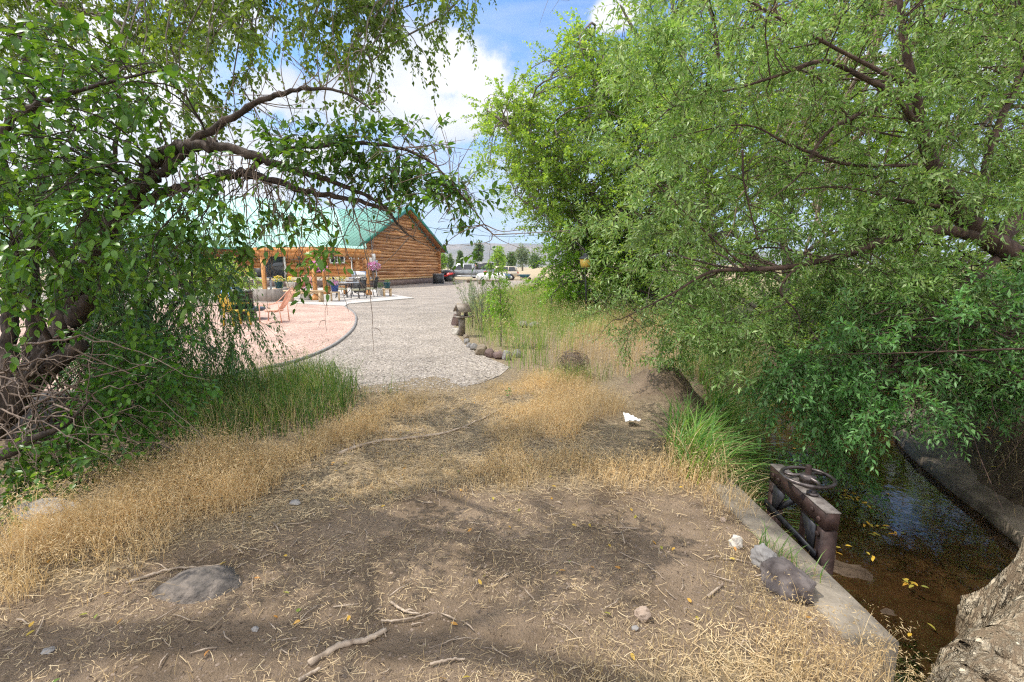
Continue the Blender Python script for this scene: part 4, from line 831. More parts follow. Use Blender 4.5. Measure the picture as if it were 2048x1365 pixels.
V = np.stack([P + S_ * a + np.array([0, 0, b]) for a, b in pf], 1) + rng.normal(0, .006, (16, 6, 3)); f = [(k * 6 + a, k * 6 + (a + 1) % 6, k * 6 + 6 + (a + 1) % 6, k * 6 + 6 + a) for k in range(15) for a in range(6)] + [(5, 4, 3, 2, 1, 0), tuple(90 + a for a in range(6))]
tag(g.add(V.reshape(-1, 3), f).build('ditch_lining', pm('muddy_concrete', (.10, .078, .056), (.25, .20, .15), 4, .85, .6, world=True)), 'muddy straight concrete edge along the far side of the ditch', 'ditch lining')
GX, GY0, GY1, GZ = 1.785, 2.40, 2.98, .265
gate = thing('sluice_gate', 'rusty steel sluice gate frame with a handwheel over the ditch', 'sluice gate', (GX, (GY0 + GY1) / 2, 0), -.07); hy = (GY1 - GY0) / 2
g = G(); g.box((0, 0, GZ - .05), (.074, 2 * hy + .06, .10)); bm_ = g.build('beam', M['rust'], gate); G().box((.0, 0, GZ + .003), (.080, 2 * hy + .066, .006)).build('top_plate', M['rusttop'], bm_)
for s in (-1, 1):
    G().box((0, s * (hy - .005), (GZ - .112 - .95) / 2), (.072, .068, GZ - .112 + .95)).build('post', M['rust'], gate)
    G().prism([(s * (hy - .045), GZ - .112), (s * (hy - .19), GZ - .112), (s * (hy - .045), GZ - .34)], 'x', -.044, -.034).build('gusset', M['darkiron'], gate)
    for (y, z) in ((hy - .03, GZ - .09), (hy - .10, GZ - .05), (hy - .02, GZ - .20), (hy - .02, GZ - .30)): G().lathe([(.017, 0), (.016, .008), (.009, .014)], n=10).add(np.zeros((0, 3)), []).build('rivet', M['iron'], gate) if False else None
def rivet(p):
    o = G().rock((0, 0, 0), (.010, .017, .017), 1, 2, 0).build('rivet', M['rust'], gate, True); o.location = p
for (y, z) in ((-hy + .02, GZ - .06), (-hy + .09, GZ - .04), (-hy + .02, GZ - .15), (-hy + .02, GZ - .26), (hy - .03, GZ - .05), (hy - .10, GZ - .05), (hy - .02, GZ - .16), (-hy + .01, GZ - .52)): rivet((-.0435, y, z))
G().bar((-.052, -hy - .0, -.005), (-.052, hy + .03, -.005), .010, .042).build('lower_bar', M['darkiron'], gate); G().bar((-.02, hy - .05, -.02), (-.02, hy - .25, GZ - .115), .02, .03).build('brace', M['darkiron'], gate)
wz = GZ + .065
a = np.linspace(0, 2 * math.pi, 49); RW = .140; g = G(); g.tube(np.column_stack([RW * np.cos(a) + .03, RW * np.sin(a) + .0, 0 * a + wz]), .0115, 10, False); hwl = g.build('handwheel', M['iron'], gate, True)
g = G()
for k in range(3):
    t = np.linspace(0, 1, 10); an = k * 2.094 + .4 + .55 * np.sin(t * math.pi) * .6; rr = .02 + (RW - .024) * t; g.tube(np.column_stack([rr * np.cos(an) + .03, rr * np.sin(an), wz - .006 + .012 * (1 - t)]), .009 + .004 * (1 - t), 8)
g.build('spoke', M['iron'], hwl, True); G().lathe([(.045, wz - .03), (.045, wz + .012), (.028, wz + .02), (.02, wz + .022)], c=(.03, 0, 0), n=20).build('hub', M['iron'], hwl, True)
G().lathe([(.017, -.8), (.017, wz + .072), (.013, wz + .078)], c=(.03, 0, 0), n=14).build('stem', M['rust'], gate, True)
G().lathe([(.036, GZ + .008), (.036, GZ + .022), (.02, GZ + .024), (.02, GZ + .036)], c=(0, -.115, 0), n=6).build('bolt', M['iron'], gate)
G().box((.0, 0, -.62), (.03, 2 * hy - .08, .36)).build('gate_leaf', M['rust'], gate)

# ---------------------------------------------------------------- loose rocks, sticks near the camera
M['stone_flat'] = pm('flat_stone', (.07, .062, .056), (.185, .155, .13), 16, .95, 1.0)
def nearrock(px, py, wpx, hpx, mat, label, seed, deep=.8, z=0.0, sink=.55, cat='rock', rough=.60):
    p = gp(px, py, z); dd = p[1] * math.cos(PITCH) + (EYE - z) * math.sin(PITCH); w = wpx / F * dd / 2; h = hpx / F * dd / 2; o = G().rock((0, 0, 0), (w, w * deep, h), seed, 5, rough, .9).build('loose_rock', M[mat], None, True)
    o.location = (p[0], p[1], float(H(p[0], p[1])) + h * sink); return tag(o, label, cat)
M['stone_foot'] = pm('tan_rock', (.26, .19, .14), (.42, .33, .26), 14, .92, .6); M['basalt_rust'] = pm('rusty_basalt', (.045, .034, .032), (.17, .145, .135), 9, .92, .8, detail=8)
nearrock(1285, 1240, 34, 30, 'stone_foot', 'round tan rock lying alone on the bare dirt', 201); nearrock(1471, 1098, 26, 30, 'stone_white', 'white and black mottled rock on the bank', 202); nearrock(1530, 1135, 52, 56, 'stone', 'grey pitted rock leaning against the headwall', 233, .9)
nearrock(1575, 1172, 88, 70, 'basalt_rust', 'long brown rock wedged along the headwall', 244, 1.35, sink=.25); nearrock(1446, 1046, 12, 14, 'stone_foot', 'small tan pebble rock near the headwall', 205); nearrock(1487, 998, 18, 12, 'stone_foot', 'small rounded rock at the far end of the headwall', 206)
nearrock(400, 1168, 195, 95, 'stone_flat', 'flat grey stone half buried in the dirt', 227, .7, sink=-.42, rough=.22); nearrock(1270, 1262, 15, 10, 'stone', 'tiny grey stone tucked beside the tan rock', 208)
nearrock(85, 905, 150, 110, 'stone_dark', 'big dark boulder in the shade under the leaning tree', 209, .7, z=-.3); nearrock(392, 897, 66, 26, 'stone_white', 'pale flat stone showing above the golden grass', 210, .6, sink=.5); nearrock(590, 1010, 26, 9, 'stone', 'small flat grey stone in the straw', 211); nearrock(100, 1025, 130, 40, 'stone', 'long grey stone under the tall golden grass', 212, .4, z=-.05, sink=.7); nearrock(95, 1300, 22, 9, 'stone', 'little grey stone on the dark dirt', 213); nearrock(510, 1253, 14, 11, 'stone', 'pea sized grey stone between the dry stalks', 214)
M['bark_stick'] = pm('stick_bark', (.20, .15, .11), (.46, .37, .28), 18, .9, .4, world=True)
def stick(pts, r0, r1, label, cat='stick', mat='bark_stick', lift=0.012, side=()):
    P = spline([np.array([*gp(*p)[:2], 0]) for p in pts], 26); P[:, 2] = H(P[:, 0], P[:, 1]) + lift + rng.normal(0, .002, 26); g = G(); g.tube(P, np.linspace(r0, r1, 26) * (1 + rng.normal(0, .06, 26)), 7, jit=.04)
    for (t, an, L) in side:
        i = int(t * 25); d = nrm(P[min(i + 1, 25)] - P[i - 1]); c, s = math.cos(an), math.sin(an); e = np.array([c * d[0] - s * d[1], s * d[0] + c * d[1], .25]); g.tube(spline([P[i], P[i] + e * L * .5, P[i] + e * L + (0, 0, -.03)], 8), np.linspace(r1 * 1.3, r1 * .5, 8), 5)
    return tag(g.build('fallen_stick', M[mat], None, True), label, cat)
stick([(618, 1328), (660, 1300), (690, 1286), (735, 1278), (772, 1258)], .015, .011, 'bent grey brown stick broken in the middle, lying on bare dirt')
stick([(598, 1362), (620, 1350), (640, 1338)], .008, .006, 'short pale stick below the broken stick'); stick([(782, 1203), (810, 1222), (840, 1228)], .007, .004, 'thin forked twig right of the broken stick', side=((.5, .6, .06),)); stick([(762, 1242), (815, 1238), (862, 1224)], .005, .003, 'slim pale twig crossing the forked twig')
stick([(678, 912), (720, 895), (760, 884), (830, 878), (905, 868), (960, 845), (1012, 815)], .017, .006, 'long crooked fallen branch across the straw path', side=((.15, .9, .16), (.2, -.8, .12), (.45, .5, .2), (.7, -.6, .16)))
stick([(252, 1166), (300, 1148), (350, 1136), (440, 1128)], .008, .004, 'long dark twig behind the half buried flat stone'); stick([(1240, 1108), (1290, 1130), (1330, 1165)], .003, .002, 'thin curved stalk on the bare dirt left of the white rock')
stick([(1415, 1205), (1430, 1195), (1445, 1182)], .007, .005, 'stubby brown stick beside the dry tuft'); stick([(860, 1330), (900, 1322), (930, 1320)], .006, .004, 'short brown stick near the bottom of the dirt')
# leafy seedling on the path
# ---------------------------------------------------------------- trees
M['bark_dark'] = pm('dark_bark', (.024, .017, .013), (.080, .057, .044), 14, .9, .8, stretch=(1, 1, .35), world=True, bscale=40); M['bark_grey'] = pm('grey_bark', (.10, .085, .07), (.24, .205, .17), 12, .9, .8, stretch=(1, 1, .4), world=True, bscale=40); M['bark_red'] = pm('reddish_bark', (.036, .021, .016), (.115, .070, .052), 12, .85, .8, stretch=(1, 1, .4), world=True, bscale=35)
M['leaf_broad'] = leafmat('broad_leaf', (.040, .105, .016), (.075, .17, .026), (.14, .25, .045), .38, .36); M['leaf_sucker'] = leafmat('bright_broad_leaf', (.045, .13, .018), (.08, .20, .03), (.13, .27, .05), .38, .38)
M['leaf_shoot'] = leafmat('green_olive_leaf', (.075, .19, .055), (.12, .27, .075), (.22, .38, .15), .42, .36, (1.4, 1.5, .7)); M['leaf_olive'] = leafmat('silvery_leaf', (.135, .25, .062), (.215, .35, .095), (.41, .51, .24), .42, .33, (1.5, 1.5, .75)); M['leaf_elm'] = leafmat('elm_leaf', (.13, .25, .04), (.215, .355, .065), (.33, .46, .12), .45, .45); M['leaf_hang'] = leafmat('hanging_elm_leaf', (.075, .135, .02), (.12, .20, .035), (.18, .26, .055), .45, .45); M['leaf_willow'] = leafmat('willow_leaf', (.045, .12, .04), (.075, .17, .06), (.12, .23, .08), .45, .3); M['leaf_lime'] = leafmat('lime_leaf', (.24, .38, .06), (.33, .48, .10), (.45, .58, .16), .5, .4); M['leaf_far'] = leafmat('far_leaf', (.07, .13, .04), (.11, .18, .055), (.16, .24, .08), .6, .25); M['leaf_grey'] = leafmat('grey_green_leaf', (.13, .19, .12), (.18, .24, .15), (.24, .30, .19), .6, .25); M['leaf_sap'] = leafmat('sapling_leaf', (.13, .27, .025), (.20, .38, .04), (.29, .46, .08), .45, .4)

def barkmat():
    m, nt, b = newmat('pale_furrowed_bark'); L = nt.links.new; N = nt.nodes.new
    b.inputs['Roughness'].default_value = .95; b.inputs['Specular IOR Level'].default_value = .1
    geo = N('ShaderNodeNewGeometry')
    def crease(scale, zs, dist):
        mp = N('ShaderNodeMapping'); mp.inputs['Scale'].default_value = (1, 1, zs); L(geo.outputs['Position'], mp.inputs['Vector'])
        n = N('ShaderNodeTexNoise'); n.inputs['Scale'].default_value = scale; n.inputs['Detail'].default_value = 5; n.inputs['Roughness'].default_value = .6; n.inputs['Distortion'].default_value = dist; L(mp.outputs[0], n.inputs['Vector'])
        a = N('ShaderNodeMath'); a.operation = 'MULTIPLY_ADD'; L(n.outputs['Fac'], a.inputs[0]); a.inputs[1].default_value = 2; a.inputs[2].default_value = -1
        c = N('ShaderNodeMath'); c.operation = 'ABSOLUTE'; L(a.outputs[0], c.inputs[0]); r = N('ShaderNodeMapRange'); L(c.outputs[0], r.inputs[0]); r.inputs[1].default_value = 0; r.inputs[2].default_value = .22; return r.outputs[0]
    c1, c2 = crease(7, .13, .5), crease(17, .22, .3)
    mn = N('ShaderNodeMath'); mn.operation = 'MULTIPLY'; L(c1, mn.inputs[0]); L(c2, mn.inputs[1])
    cr = N('ShaderNodeValToRGB'); e = cr.color_ramp.elements; e[0].position = 0; e[0].color = (.20, .145, .095, 1); e[1].position = .55; e[1].color = (.62, .52, .38, 1); k = e.new(.14); k.color = (.44, .35, .24, 1); L(mn.outputs[0], cr.inputs[0]); L(cr.outputs[0], b.inputs['Base Color'])
    bp = N('ShaderNodeBump'); bp.inputs['Strength'].default_value = 1.0; bp.inputs['Distance'].default_value = .05; L(mn.outputs[0], bp.inputs['Height']); L(bp.outputs[0], b.inputs['Normal'])
    return m
M['bark_pale'] = barkmat()
def limb(px, r0, r1, n=None, power=1.0):
    P = spline([wp(*p) for p in px], n or (6 * len(px))); t = np.linspace(0, 1, len(P)) ** power
    return P, r0 + (r1 - r0) * t
def put_limb(g, L, jit=.05, nmin=5):
    P, r = L; g.tube(P, r, int(np.clip(5 + r.max() * 90, nmin, 18)), jit=jit)
def px_centres(poly, n, Y0, Y1, q=rng, sep=0):
    poly = np.array(poly, float); lo, hi = poly.min(0), poly.max(0); out = []
    while len(out) < n:
        p = lo + (hi - lo) * q.random(2)
        if inpoly([tuple(v) for v in poly], p[:1], p[1:])[0]: out.append(wp(p[0], p[1], q.uniform(Y0, Y1)))
    return np.array(out)
def fill(gl, gw, limbs, centres, T, leafL, leafW, nsub=5, sublen=.55, nspray=5, K=12, sprayL=.22, droop=.35, br=.016, hang=.2, ang=.9, outw=None, arch=.12, subdroop=.5, q=rng, twig=.0016, upn=.9, spread=.9, planar=False):
    """grow a branch from the nearest limb to each centre, side branches off it, leafy twigs along those"""
    LP = np.concatenate([l[0] for l in limbs]); LR = np.concatenate([l[1] for l in limbs]); LT = np.concatenate([nrm(np.gradient(l[0], axis=0)) for l in limbs])
    SP, SD = [], []
    for c in centres:
        d = np.linalg.norm(LP - c, axis=1) + .35 * np.abs(np.minimum(0, c[2] - LP[:, 2])) ; i = int(np.argmin(d + q.random(len(d)) * .25 * d.min())); a = LP[i]; L = np.linalg.norm(c - a) + 1e-3
        mid = (a + c) / 2 + np.array([0, 0, arch * L]) + LT[i] * L * .12 + q.normal(0, .05 * L, 3); P = spline([a, mid, c, c + (c - mid) * .35 + np.array([0, 0, -.12 * L])], 12)
        P[1:] += q.normal(0, .012 * L, P[1:].shape); r0 = min(LR[i] * .6, br * (.5 + .5 * L)); gw.tube(P, np.linspace(r0, r0 * .25, 12), 5, False)
        for k in range(nsub):
            j = int(q.uniform(4, 11.5)); tg = nrm(P[min(j + 1, 11)] - P[j - 1]); dr = nrm(tg * .7 + q.normal(0, spread, 3) * np.array([1, 1, .6]) + (0 if outw is None else np.array(outw)))
            l = sublen * q.uniform(.6, 1.25); t = np.linspace(0, 1, 7)[:, None]; S = P[j] + dr * l * t + np.array([0, 0, -subdroop * l]) * t ** 2; S[1:] += q.normal(0, .02 * l, (6, 3)); gw.tube(S, np.linspace(r0 * .38, .0012, 7), 4, False)
            tt = np.sort(q.uniform(.15, 1.0, nspray)); tt[-1] = 1.0
            for u in tt:
                m = min(int(u * 6), 5); p = S[m] * (1 - (u * 6 - m)) + S[m + 1] * (u * 6 - m); tn = nrm(S[m + 1] - S[m]); SP.append(p); SD.append(nrm(tn * .8 + q.normal(0, .55, 3) * np.array([1, 1, .7])) if u < 1 else tn)
    SP, SD = np.array(SP), np.array(SD)
    sprays(gl, gw, SP, SD, sprayL * q.uniform(.6, 1.25, len(SP)), K, leafL, leafW, T, droop, ang, hang, twig=twig, upn=upn, q=q, planar=planar)

def tree(name, label, base, trunk_g, trunk_m, crown_g, crown_m, cat='tree', group=None, crown='crown', dead=None, brush=None):
    o = thing(name, label, cat, base, group=group); b = np.array(base, float)
    for g, nm, m in ((trunk_g, 'trunk', trunk_m), (crown_g, crown, crown_m)) + (((dead, 'dead_twigs', M['deadtwig']), (brush, 'dead_brush', M['deadtwig'])) if dead else ()):
        if g is None or g.n == 0: continue
        x = g.build(nm, m, None, smooth=(nm == 'trunk')); x.parent = o; x.location = tuple(-b)
    return o

# --- big pale trunk at the lower right, its crown over the camera
tb = np.array([3.29, 2.08, -1.05]); ns, nr = 420, 330; zz = np.linspace(0, 1, nr) ** 1.35 * 6.8; an = np.linspace(0, 2 * math.pi, ns, endpoint=False)
A_, Z_ = np.meshgrid(an, zz); flare = np.exp(-np.maximum(Z_ - .52, 0) / .11); fl2 = np.exp(-np.maximum(Z_ - .6, 0) / .35)
Rr = .56 - .034 * np.maximum(Z_ - .7, 0) + .13 * fl2 + flare * (.05 + .26 * np.maximum(0, np.cos(A_ - 3.75)) ** 3 + .06 * np.maximum(0, np.cos(A_ * 3 + .4)))
u_, v_ = np.cos(A_) * 3, np.sin(A_) * 3
def furrow(su, sz, sd, p): n = fbm(u_ * su + .8 * fbm(u_ * 1.3, v_ * 1.3 + Z_, 2, sd + 3), v_ * su + Z_ * sz, 3, sd); return np.clip(1 - np.abs(2 * n - 1) * 2.2, 0, 1) ** p
Rr += .20 * (fbm(u_ * 1.4, v_ * 1.4 + Z_ * .8, 3, 81) - .5) - .12 * furrow(1.3, .22, 82, 1.2) - .070 * furrow(2.8, .7, 83, 1.0) - .035 * furrow(6.0, 2.6, 84, .9) + .03 * (fbm(u_ * 9, v_ * 9 + Z_ * 7, 4, 86) - .5)
cx = .05 * Z_ + .012 * Z_ ** 2; V = np.stack([cx + Rr * np.cos(A_), .02 * Z_ + Rr * np.sin(A_), Z_], -1)
g = G(); i = np.arange(nr - 1)[:, None] * ns; j = np.arange(ns)[None, :]; k = (j + 1) % ns; Q = np.stack([i + j, i + k, i + ns + k, i + ns + j], -1).reshape(-1, 4); g.v = [V.reshape(-1, 3) + tb]; g.l = [Q.ravel()]; g.t = [np.full(len(Q), 4)]; g.n = V.size // 3
rt_ = np.random.default_rng(5); RP = spline([(3.0, 2.06, -.22), (2.62, 2.05, -.40), (2.34, 2.0, -.50), (2.12, 1.93, -.60), (1.95, 1.86, -.72)], 40); RP += rt_.normal(0, .006, RP.shape); g.tube(RP, np.linspace(.28, .10, 40) * (1 + .18 * (fbm(np.linspace(0, 9, 40), np.zeros(40), 3, 4) - .5)), 22, jit=.05)
topc = tb + np.array([.05 * 6.8 + .012 * 46, .13, 6.7])
bl = [(spline([topc, topc + (-.5, .3, 1.2), topc + (-1.0, .6, 2.6)], 24), np.linspace(.22, .06, 24)), (spline([topc, topc + (.9, 1.2, 1.4), topc + (2.4, 3.0, 2.2)], 18), np.linspace(.2, .06, 18)), (spline([topc, topc + (.3, -1.2, 1.6), topc + (-1, -3.4, 2.2)], 18), np.linspace(.2, .06, 18))]
for l in bl: put_limb(g, l)
cg = G(); q = np.random.default_rng(31); cc = topc + np.column_stack([q.uniform(-.6, 3.5, 22), q.uniform(-3.0, 4.2, 22), q.uniform(.2, 2.9, 22)])
fill(cg, g, bl, cc, T_QUAD, .085, .06, nsub=4, sublen=.8, nspray=4, K=9, sprayL=.3, br=.03, q=q)
cc = np.column_stack([q.uniform(4.8, 12, 76), q.uniform(7.2, 13, 76), q.uniform(3.4, 8.5, 76)]); fill(cg, g, bl, cc, T_QUAD, .10, .075, nsub=5, sublen=.85, nspray=5, K=9, sprayL=.32, br=.03, q=q)  # foliage added past the olive to block sky reflections in the water
tree('cottonwood_tree', 'huge pale furrowed tree trunk rising at the ditch edge', tb, g, M['bark_pale'], cg, M['leaf_hang'])

# --- leaning broad leaved tree on the left
g = G(); cg = G(); dg = G()
q0 = np.random.default_rng(40)
LT_ = [limb([(-80, 905, 3.95), (-10, 845, 3.95), (45, 775, 3.95), (90, 720, 3.95), (122, 660, 3.9), (150, 600, 3.85), (185, 510, 3.7), (235, 432, 3.55), (275, 375, 3.4), (330, 312, 3.25), (392, 291, 3.1), (470, 300, 3.0), (550, 326, 2.95), (625, 350, 2.9), (720, 385, 2.85), (790, 425, 2.8)], .17, .006, 110, .45),
       limb([(270, 400, 3.42), (300, 365, 3.3), (352, 318, 3.2), (402, 276, 3.1), (470, 232, 3.05), (540, 196, 3.0), (612, 178, 2.95), (690, 186, 2.9), (750, 225, 2.85)], .036, .003),
       limb([(250, 420, 3.5), (330, 385, 3.35), (410, 362, 3.2), (480, 348, 3.05), (545, 362, 3.0), (620, 385, 2.95), (700, 398, 2.9), (770, 420, 2.85), (800, 455, 2.8), (830, 480, 2.8)], .036, .003),
       limb([(490, 350, 3.05), (520, 325, 3.0), (580, 298, 2.95), (660, 290, 2.9), (740, 287, 2.85), (810, 300, 2.8), (868, 330, 2.78), (912, 378, 2.76), (950, 425, 2.75), (985, 470, 2.74)], .018, .002),
       limb([(150, 600, 3.85), (110, 500, 3.8), (40, 400, 3.75), (0, 285, 3.7), (55, 218, 3.6), (130, 190, 3.5), (240, 158, 3.4), (330, 140, 3.3)], .045, .004),
       limb([(60, 770, 4.0), (70, 660, 4.1), (60, 520, 4.2), (90, 380, 4.2), (70, 240, 4.2), (40, 60, 4.2)], .075, .02), limb([(20, 800, 4.1), (20, 650, 4.3), (45, 520, 4.4), (10, 420, 4.5), (-30, 260, 4.5)], .07, .02), limb([(110, 690, 3.95), (115, 600, 4.15), (160, 470, 4.2), (220, 340, 4.2), (240, 240, 4.2)], .05, .012),
       limb([(40, 770, 3.9), (95, 690, 3.6), (62, 600, 3.45), (50, 540, 3.4)], .03, .012)]
for l in LT_: l[0][2:-2] += q0.normal(0, .011, l[0][2:-2].shape) * np.minimum(1, l[1][2:-2, None] * 25); put_limb(g, l, .10)
for s in ([(150, 640, 3.85), (175, 605, 3.75), (200, 580, 3.7)], [(100, 735, 3.9), (140, 705, 3.7), (165, 690, 3.6)], [(-60, 930, 3.7), (20, 905, 3.5), (60, 880, 3.4), (130, 850, 3.35), (180, 800, 3.3)]): put_limb(g, limb(s, .075 if s[0][0] > 0 else .05, .045 if s[0][0] > 0 else .006), .08)
q = np.random.default_rng(41)
kw = dict(nsub=3, sublen=.34, nspray=3, K=6, sprayL=.17, droop=.25, br=.009, hang=.12, ang=.95, q=q, upn=1.0, subdroop=.3)
fill(cg, g, LT_, px_centres([(-60, 40), (120, 60), (330, 130), (260, 260), (240, 400), (330, 470), (420, 430), (470, 470), (310, 530), (260, 560), (-60, 570)], 112, 2.7, 4.3, q), T_BROAD, .088, .046, **kw)
fill(cg, g, LT_, px_centres([(560, 265), (700, 262), (870, 285), (955, 390), (1000, 470), (985, 480), (880, 395), (760, 360), (700, 380), (600, 350)], 40, 2.72, 2.98, q), T_BROAD,   .062, .031, **{**kw, 'sublen': .17, 'subdroop': .1, 'sprayL': .12, 'br': .006, 'nsub': 3})
fill(cg, g, LT_, px_centres([(330, 330), (560, 350), (730, 420), (690, 490), (560, 500), (400, 490), (300, 510)], 17, 2.7, 3.1, q), T_BROAD, .075, .040, **{**kw, 'sublen': .2, 'sprayL': .14, 'br': .007})
# bare twigs hanging below the arching limb
for k in range(46):
    l = LT_[(2, 0)[k % 2]]; j = int(len(l[0]) * (q.uniform(.18, .74) if k % 2 == 0 else q.uniform(.60, .88))); a = l[0][j]; ln = q.uniform(.40, 1.0); dx = q.uniform(-.08, .40)
    P = spline([a + np.array([dx * ln * t + .02 * math.sin(5 * t + k), -.06 * t, -ln * t ** 1.2 + .05 * math.sin(3 * t)]) for t in np.linspace(0, 1, 6)], 20); P[1:] += q.normal(0, .004, (19, 3)); dg.tube(P, np.linspace(.0045, .0013, 20), 4, False)
    for m in range(q.integers(4, 9)):
        j = q.integers(3, 19); d = nrm(np.array([q.normal(), q.normal() * .6, -q.uniform(.2, 1.2)])); l = q.uniform(.03, .13); dg.tube(spline([P[j], P[j] + d * l * .6 + (0, 0, .01), P[j] + d * l + (0, 0, -.02)], 6), np.linspace(.0024, .001, 6), 3, False)
for k in range(150):   # fine bare twigs round the limbs
    l = LT_[[0, 1, 2, 3][k % 4]]; j = q.integers(len(l[0]) // 2, len(l[0])); a = l[0][j]; d = nrm(q.normal(size=3) + (0, 0, .3)); L = q.uniform(.12, .45); P = spline([a, a + d * L * .5, a + d * L + q.normal(0, .05, 3)], 9); dg.tube(P, np.linspace(.0035, .001, 9), 4, False)
    for m in range(3): jj = q.integers(3, 9); dg.tube([P[jj], P[jj] + nrm(q.normal(size=3)) * q.uniform(.03, .1)], [.0018, .0009], 3, False)
db_ = G()
for k in range(70):   # brushy dead stems at the foot of the trunk
    a = wp(q.uniform(-40, 180), q.uniform(690, 900), q.uniform(3.3, 3.9)); b_ = wp(q.uniform(0, 420), q.uniform(600, 1000), q.uniform(3.0, 4.0)); P = spline([a, (a + b_) / 2 + (0, 0, q.uniform(.02, .22)), b_], 14); P += q.normal(0, .01, P.shape); db_.tube(P, np.linspace(q.uniform(.004, .011), .0016, 14), 4, False)
tree('leaning_tree', 'twisted broad leaved tree leaning in from the left with an arching limb', LT_[0][0][0], g, M['bark_dark'], cg, M['leaf_broad'], dead=dg, brush=db_)
# --- bright suckers round its foot
g = G(); cg = G(); q = np.random.default_rng(43); b0 = gp(120, 880, -.1); sl_ = [(spline([b0 + (q.uniform(-.5, .5), q.uniform(-.1, .4), -.05), b0 + (q.uniform(-.3, .7), q.uniform(-.3, .3), .4), wp(q.uniform(170, 370), q.uniform(640, 830), q.uniform(3.5, 4.3))], 14), np.linspace(.012, .003, 14)) for _ in range(14)]
for l in sl_: put_limb(g, l, .02)
fill(cg, g, sl_, px_centres([(140, 760), (200, 640), (330, 640), (375, 760), (340, 850), (200, 890), (100, 870)], 50, 3.5, 4.3, q), T_BROAD, .075, .044, **{**kw, 'q': q, 'sublen': .22})
tree('sucker_shrub', 'bright green leafy suckers at the foot of the leaning tree', b0, g, M['bark_dark'], cg, M['leaf_sucker'], 'shrub')

g = G(); cg = G(); q = np.random.default_rng(44); b0 = gp(60, 960, -.55); sl_ = [(spline([b0 + (q.uniform(-.4, .5), q.uniform(-.2, .3), -.1), wp(q.uniform(-40, 260), q.uniform(900, 1000), q.uniform(3.0, 3.7))], 10), np.linspace(.008, .002, 10)) for _ in range(10)]
for l in sl_: put_limb(g, l, .02)
fill(cg, g, sl_, px_centres([(-40, 880), (150, 890), (270, 930), (230, 985), (100, 1010), (-40, 1030)], 26, 3.0, 3.7, q), T_BROAD, .07, .042, **{**kw, 'q': q, 'sublen': .2})
tree('ground_shrub', 'low dark leafy plant in the hollow beside the dark boulder', b0, g, M['bark_dark'], cg, M['leaf_broad'], 'plant')
# --- elm over the upper left corner, rooted outside the view
base = np.array([-7.6, 2.2, -.2]); g = G(); cg = G(); q = np.random.default_rng(51)
tl = [(spline([base, base + (.2, .1, 2.0), base + (.5, .3, 4.2), base + (1.0, .6, 6.5)], 24), np.linspace(.30, .16, 24)), (spline([base + (.5, .3, 4.2), base + (2.2, 1.2, 5.7), base + (4.2, 2.2, 6.0), base + (6.2, 2.9, 5.7), base + (7.6, 3.2, 5.2)], 30), np.linspace(.14, .03, 30)), (spline([base + (.6, .4, 5), base + (2.2, -.6, 6.6), base + (4.6, -1.2, 6.8)], 24), np.linspace(.13, .03, 24)), (spline([base + (.4, .2, 3.6), base + (1.2, 1.8, 4.6), base + (2.0, 3.6, 4.9), base + (3.0, 5.0, 4.9)], 24), np.linspace(.10, .02, 24)), (spline([base + (1, .6, 6.5), base + (2.6, 1.0, 7.9), base + (4.5, .6, 8.6)], 20), np.linspace(.14, .03, 20))]
for l in tl: put_limb(g, l)
hk = dict(nsub=5, sublen=.36, nspray=5, K=11, sprayL=.20, droop=.35, br=.009, hang=.45, ang=1.0, subdroop=.45, upn=.1, arch=.05, q=q, spread=.9)
fill(cg, g, tl, px_centres([(520, -120), (790, -120), (780, 90), (755, 150), (690, 110), (650, 40), (620, -30), (520, -40)], 24, 4.2, 5.4, q), T_NARROW, .064, .038, **hk)
fill(cg, g, tl, px_centres([(-60, -100), (520, -100), (530, 60), (470, 130), (400, 185), (300, 110), (160, 50), (-60, 120)], 54, 4.2, 6.2, q), T_NARROW, .064, .038, **hk)
fill(cg, g, tl, px_centres([(880, -60), (960, -60), (955, -10), (900, -10)], 4, 4.6, 5.0, q), T_NARROW, .056, .030, **{**hk, 'nsub': 4, 'sublen': .3})
cc = base + np.column_stack([q.uniform(.0, 6.2, 22), q.uniform(-4.2, 2.6, 22), q.uniform(5.4, 8.6, 22)])
fill(cg, g, tl, cc, T_QUAD, .075, .05, nsub=4, sublen=.7, nspray=4, K=9, sprayL=.3, br=.03, q=q)
for k in range(3):
    a = wp(1115 + 22 * k, -30, 4.6); dg_ = spline([a, a + (-.08, 0, -.12), a + (-.16, .0, -.33 + .1 * k)], 9); g.tube(dg_, np.linspace(.003, .001, 9), 3, False)
tree('overhanging_elm', 'elm whose hanging sprays of small leaves fill the upper left corner', base, g, M['bark_grey'], cg, M['leaf_hang'])

# --- drooping willow leaved shrub
g = G(); cg = G(); q = np.random.default_rng(61); b0 = gp(230, 790); sl_ = [(spline([b0 + q.normal(0, .1, 3) * (1, 1, 0), b0 + (q.uniform(-.6, .8), q.uniform(-.3, .5), q.uniform(.9, 1.5)), wp(q.uniform(230, 470), q.uniform(400, 560), q.uniform(5.0, 6.2))], 18), np.linspace(.03, .005, 18)) for _ in range(12)]
for l in sl_: put_limb(g, l, .02)
fill(cg, g, sl_, px_centres([(190, 400), (330, 420), (430, 440), (480, 560), (500, 690), (430, 715), (250, 720), (130, 740), (100, 600)], 130, 4.9, 6.4, q), T_NARROW, .072, .020, nsub=4, sublen=.45, nspray=4, K=14, sprayL=.26, droop=.6, br=.010, hang=.35, ang=.75, subdroop=.9, q=q)
tree('willow_shrub', 'drooping narrow leaved shrub hanging over the edge of the pink gravel', b0, g, M['bark_dark'], cg, M['leaf_willow'], 'shrub')

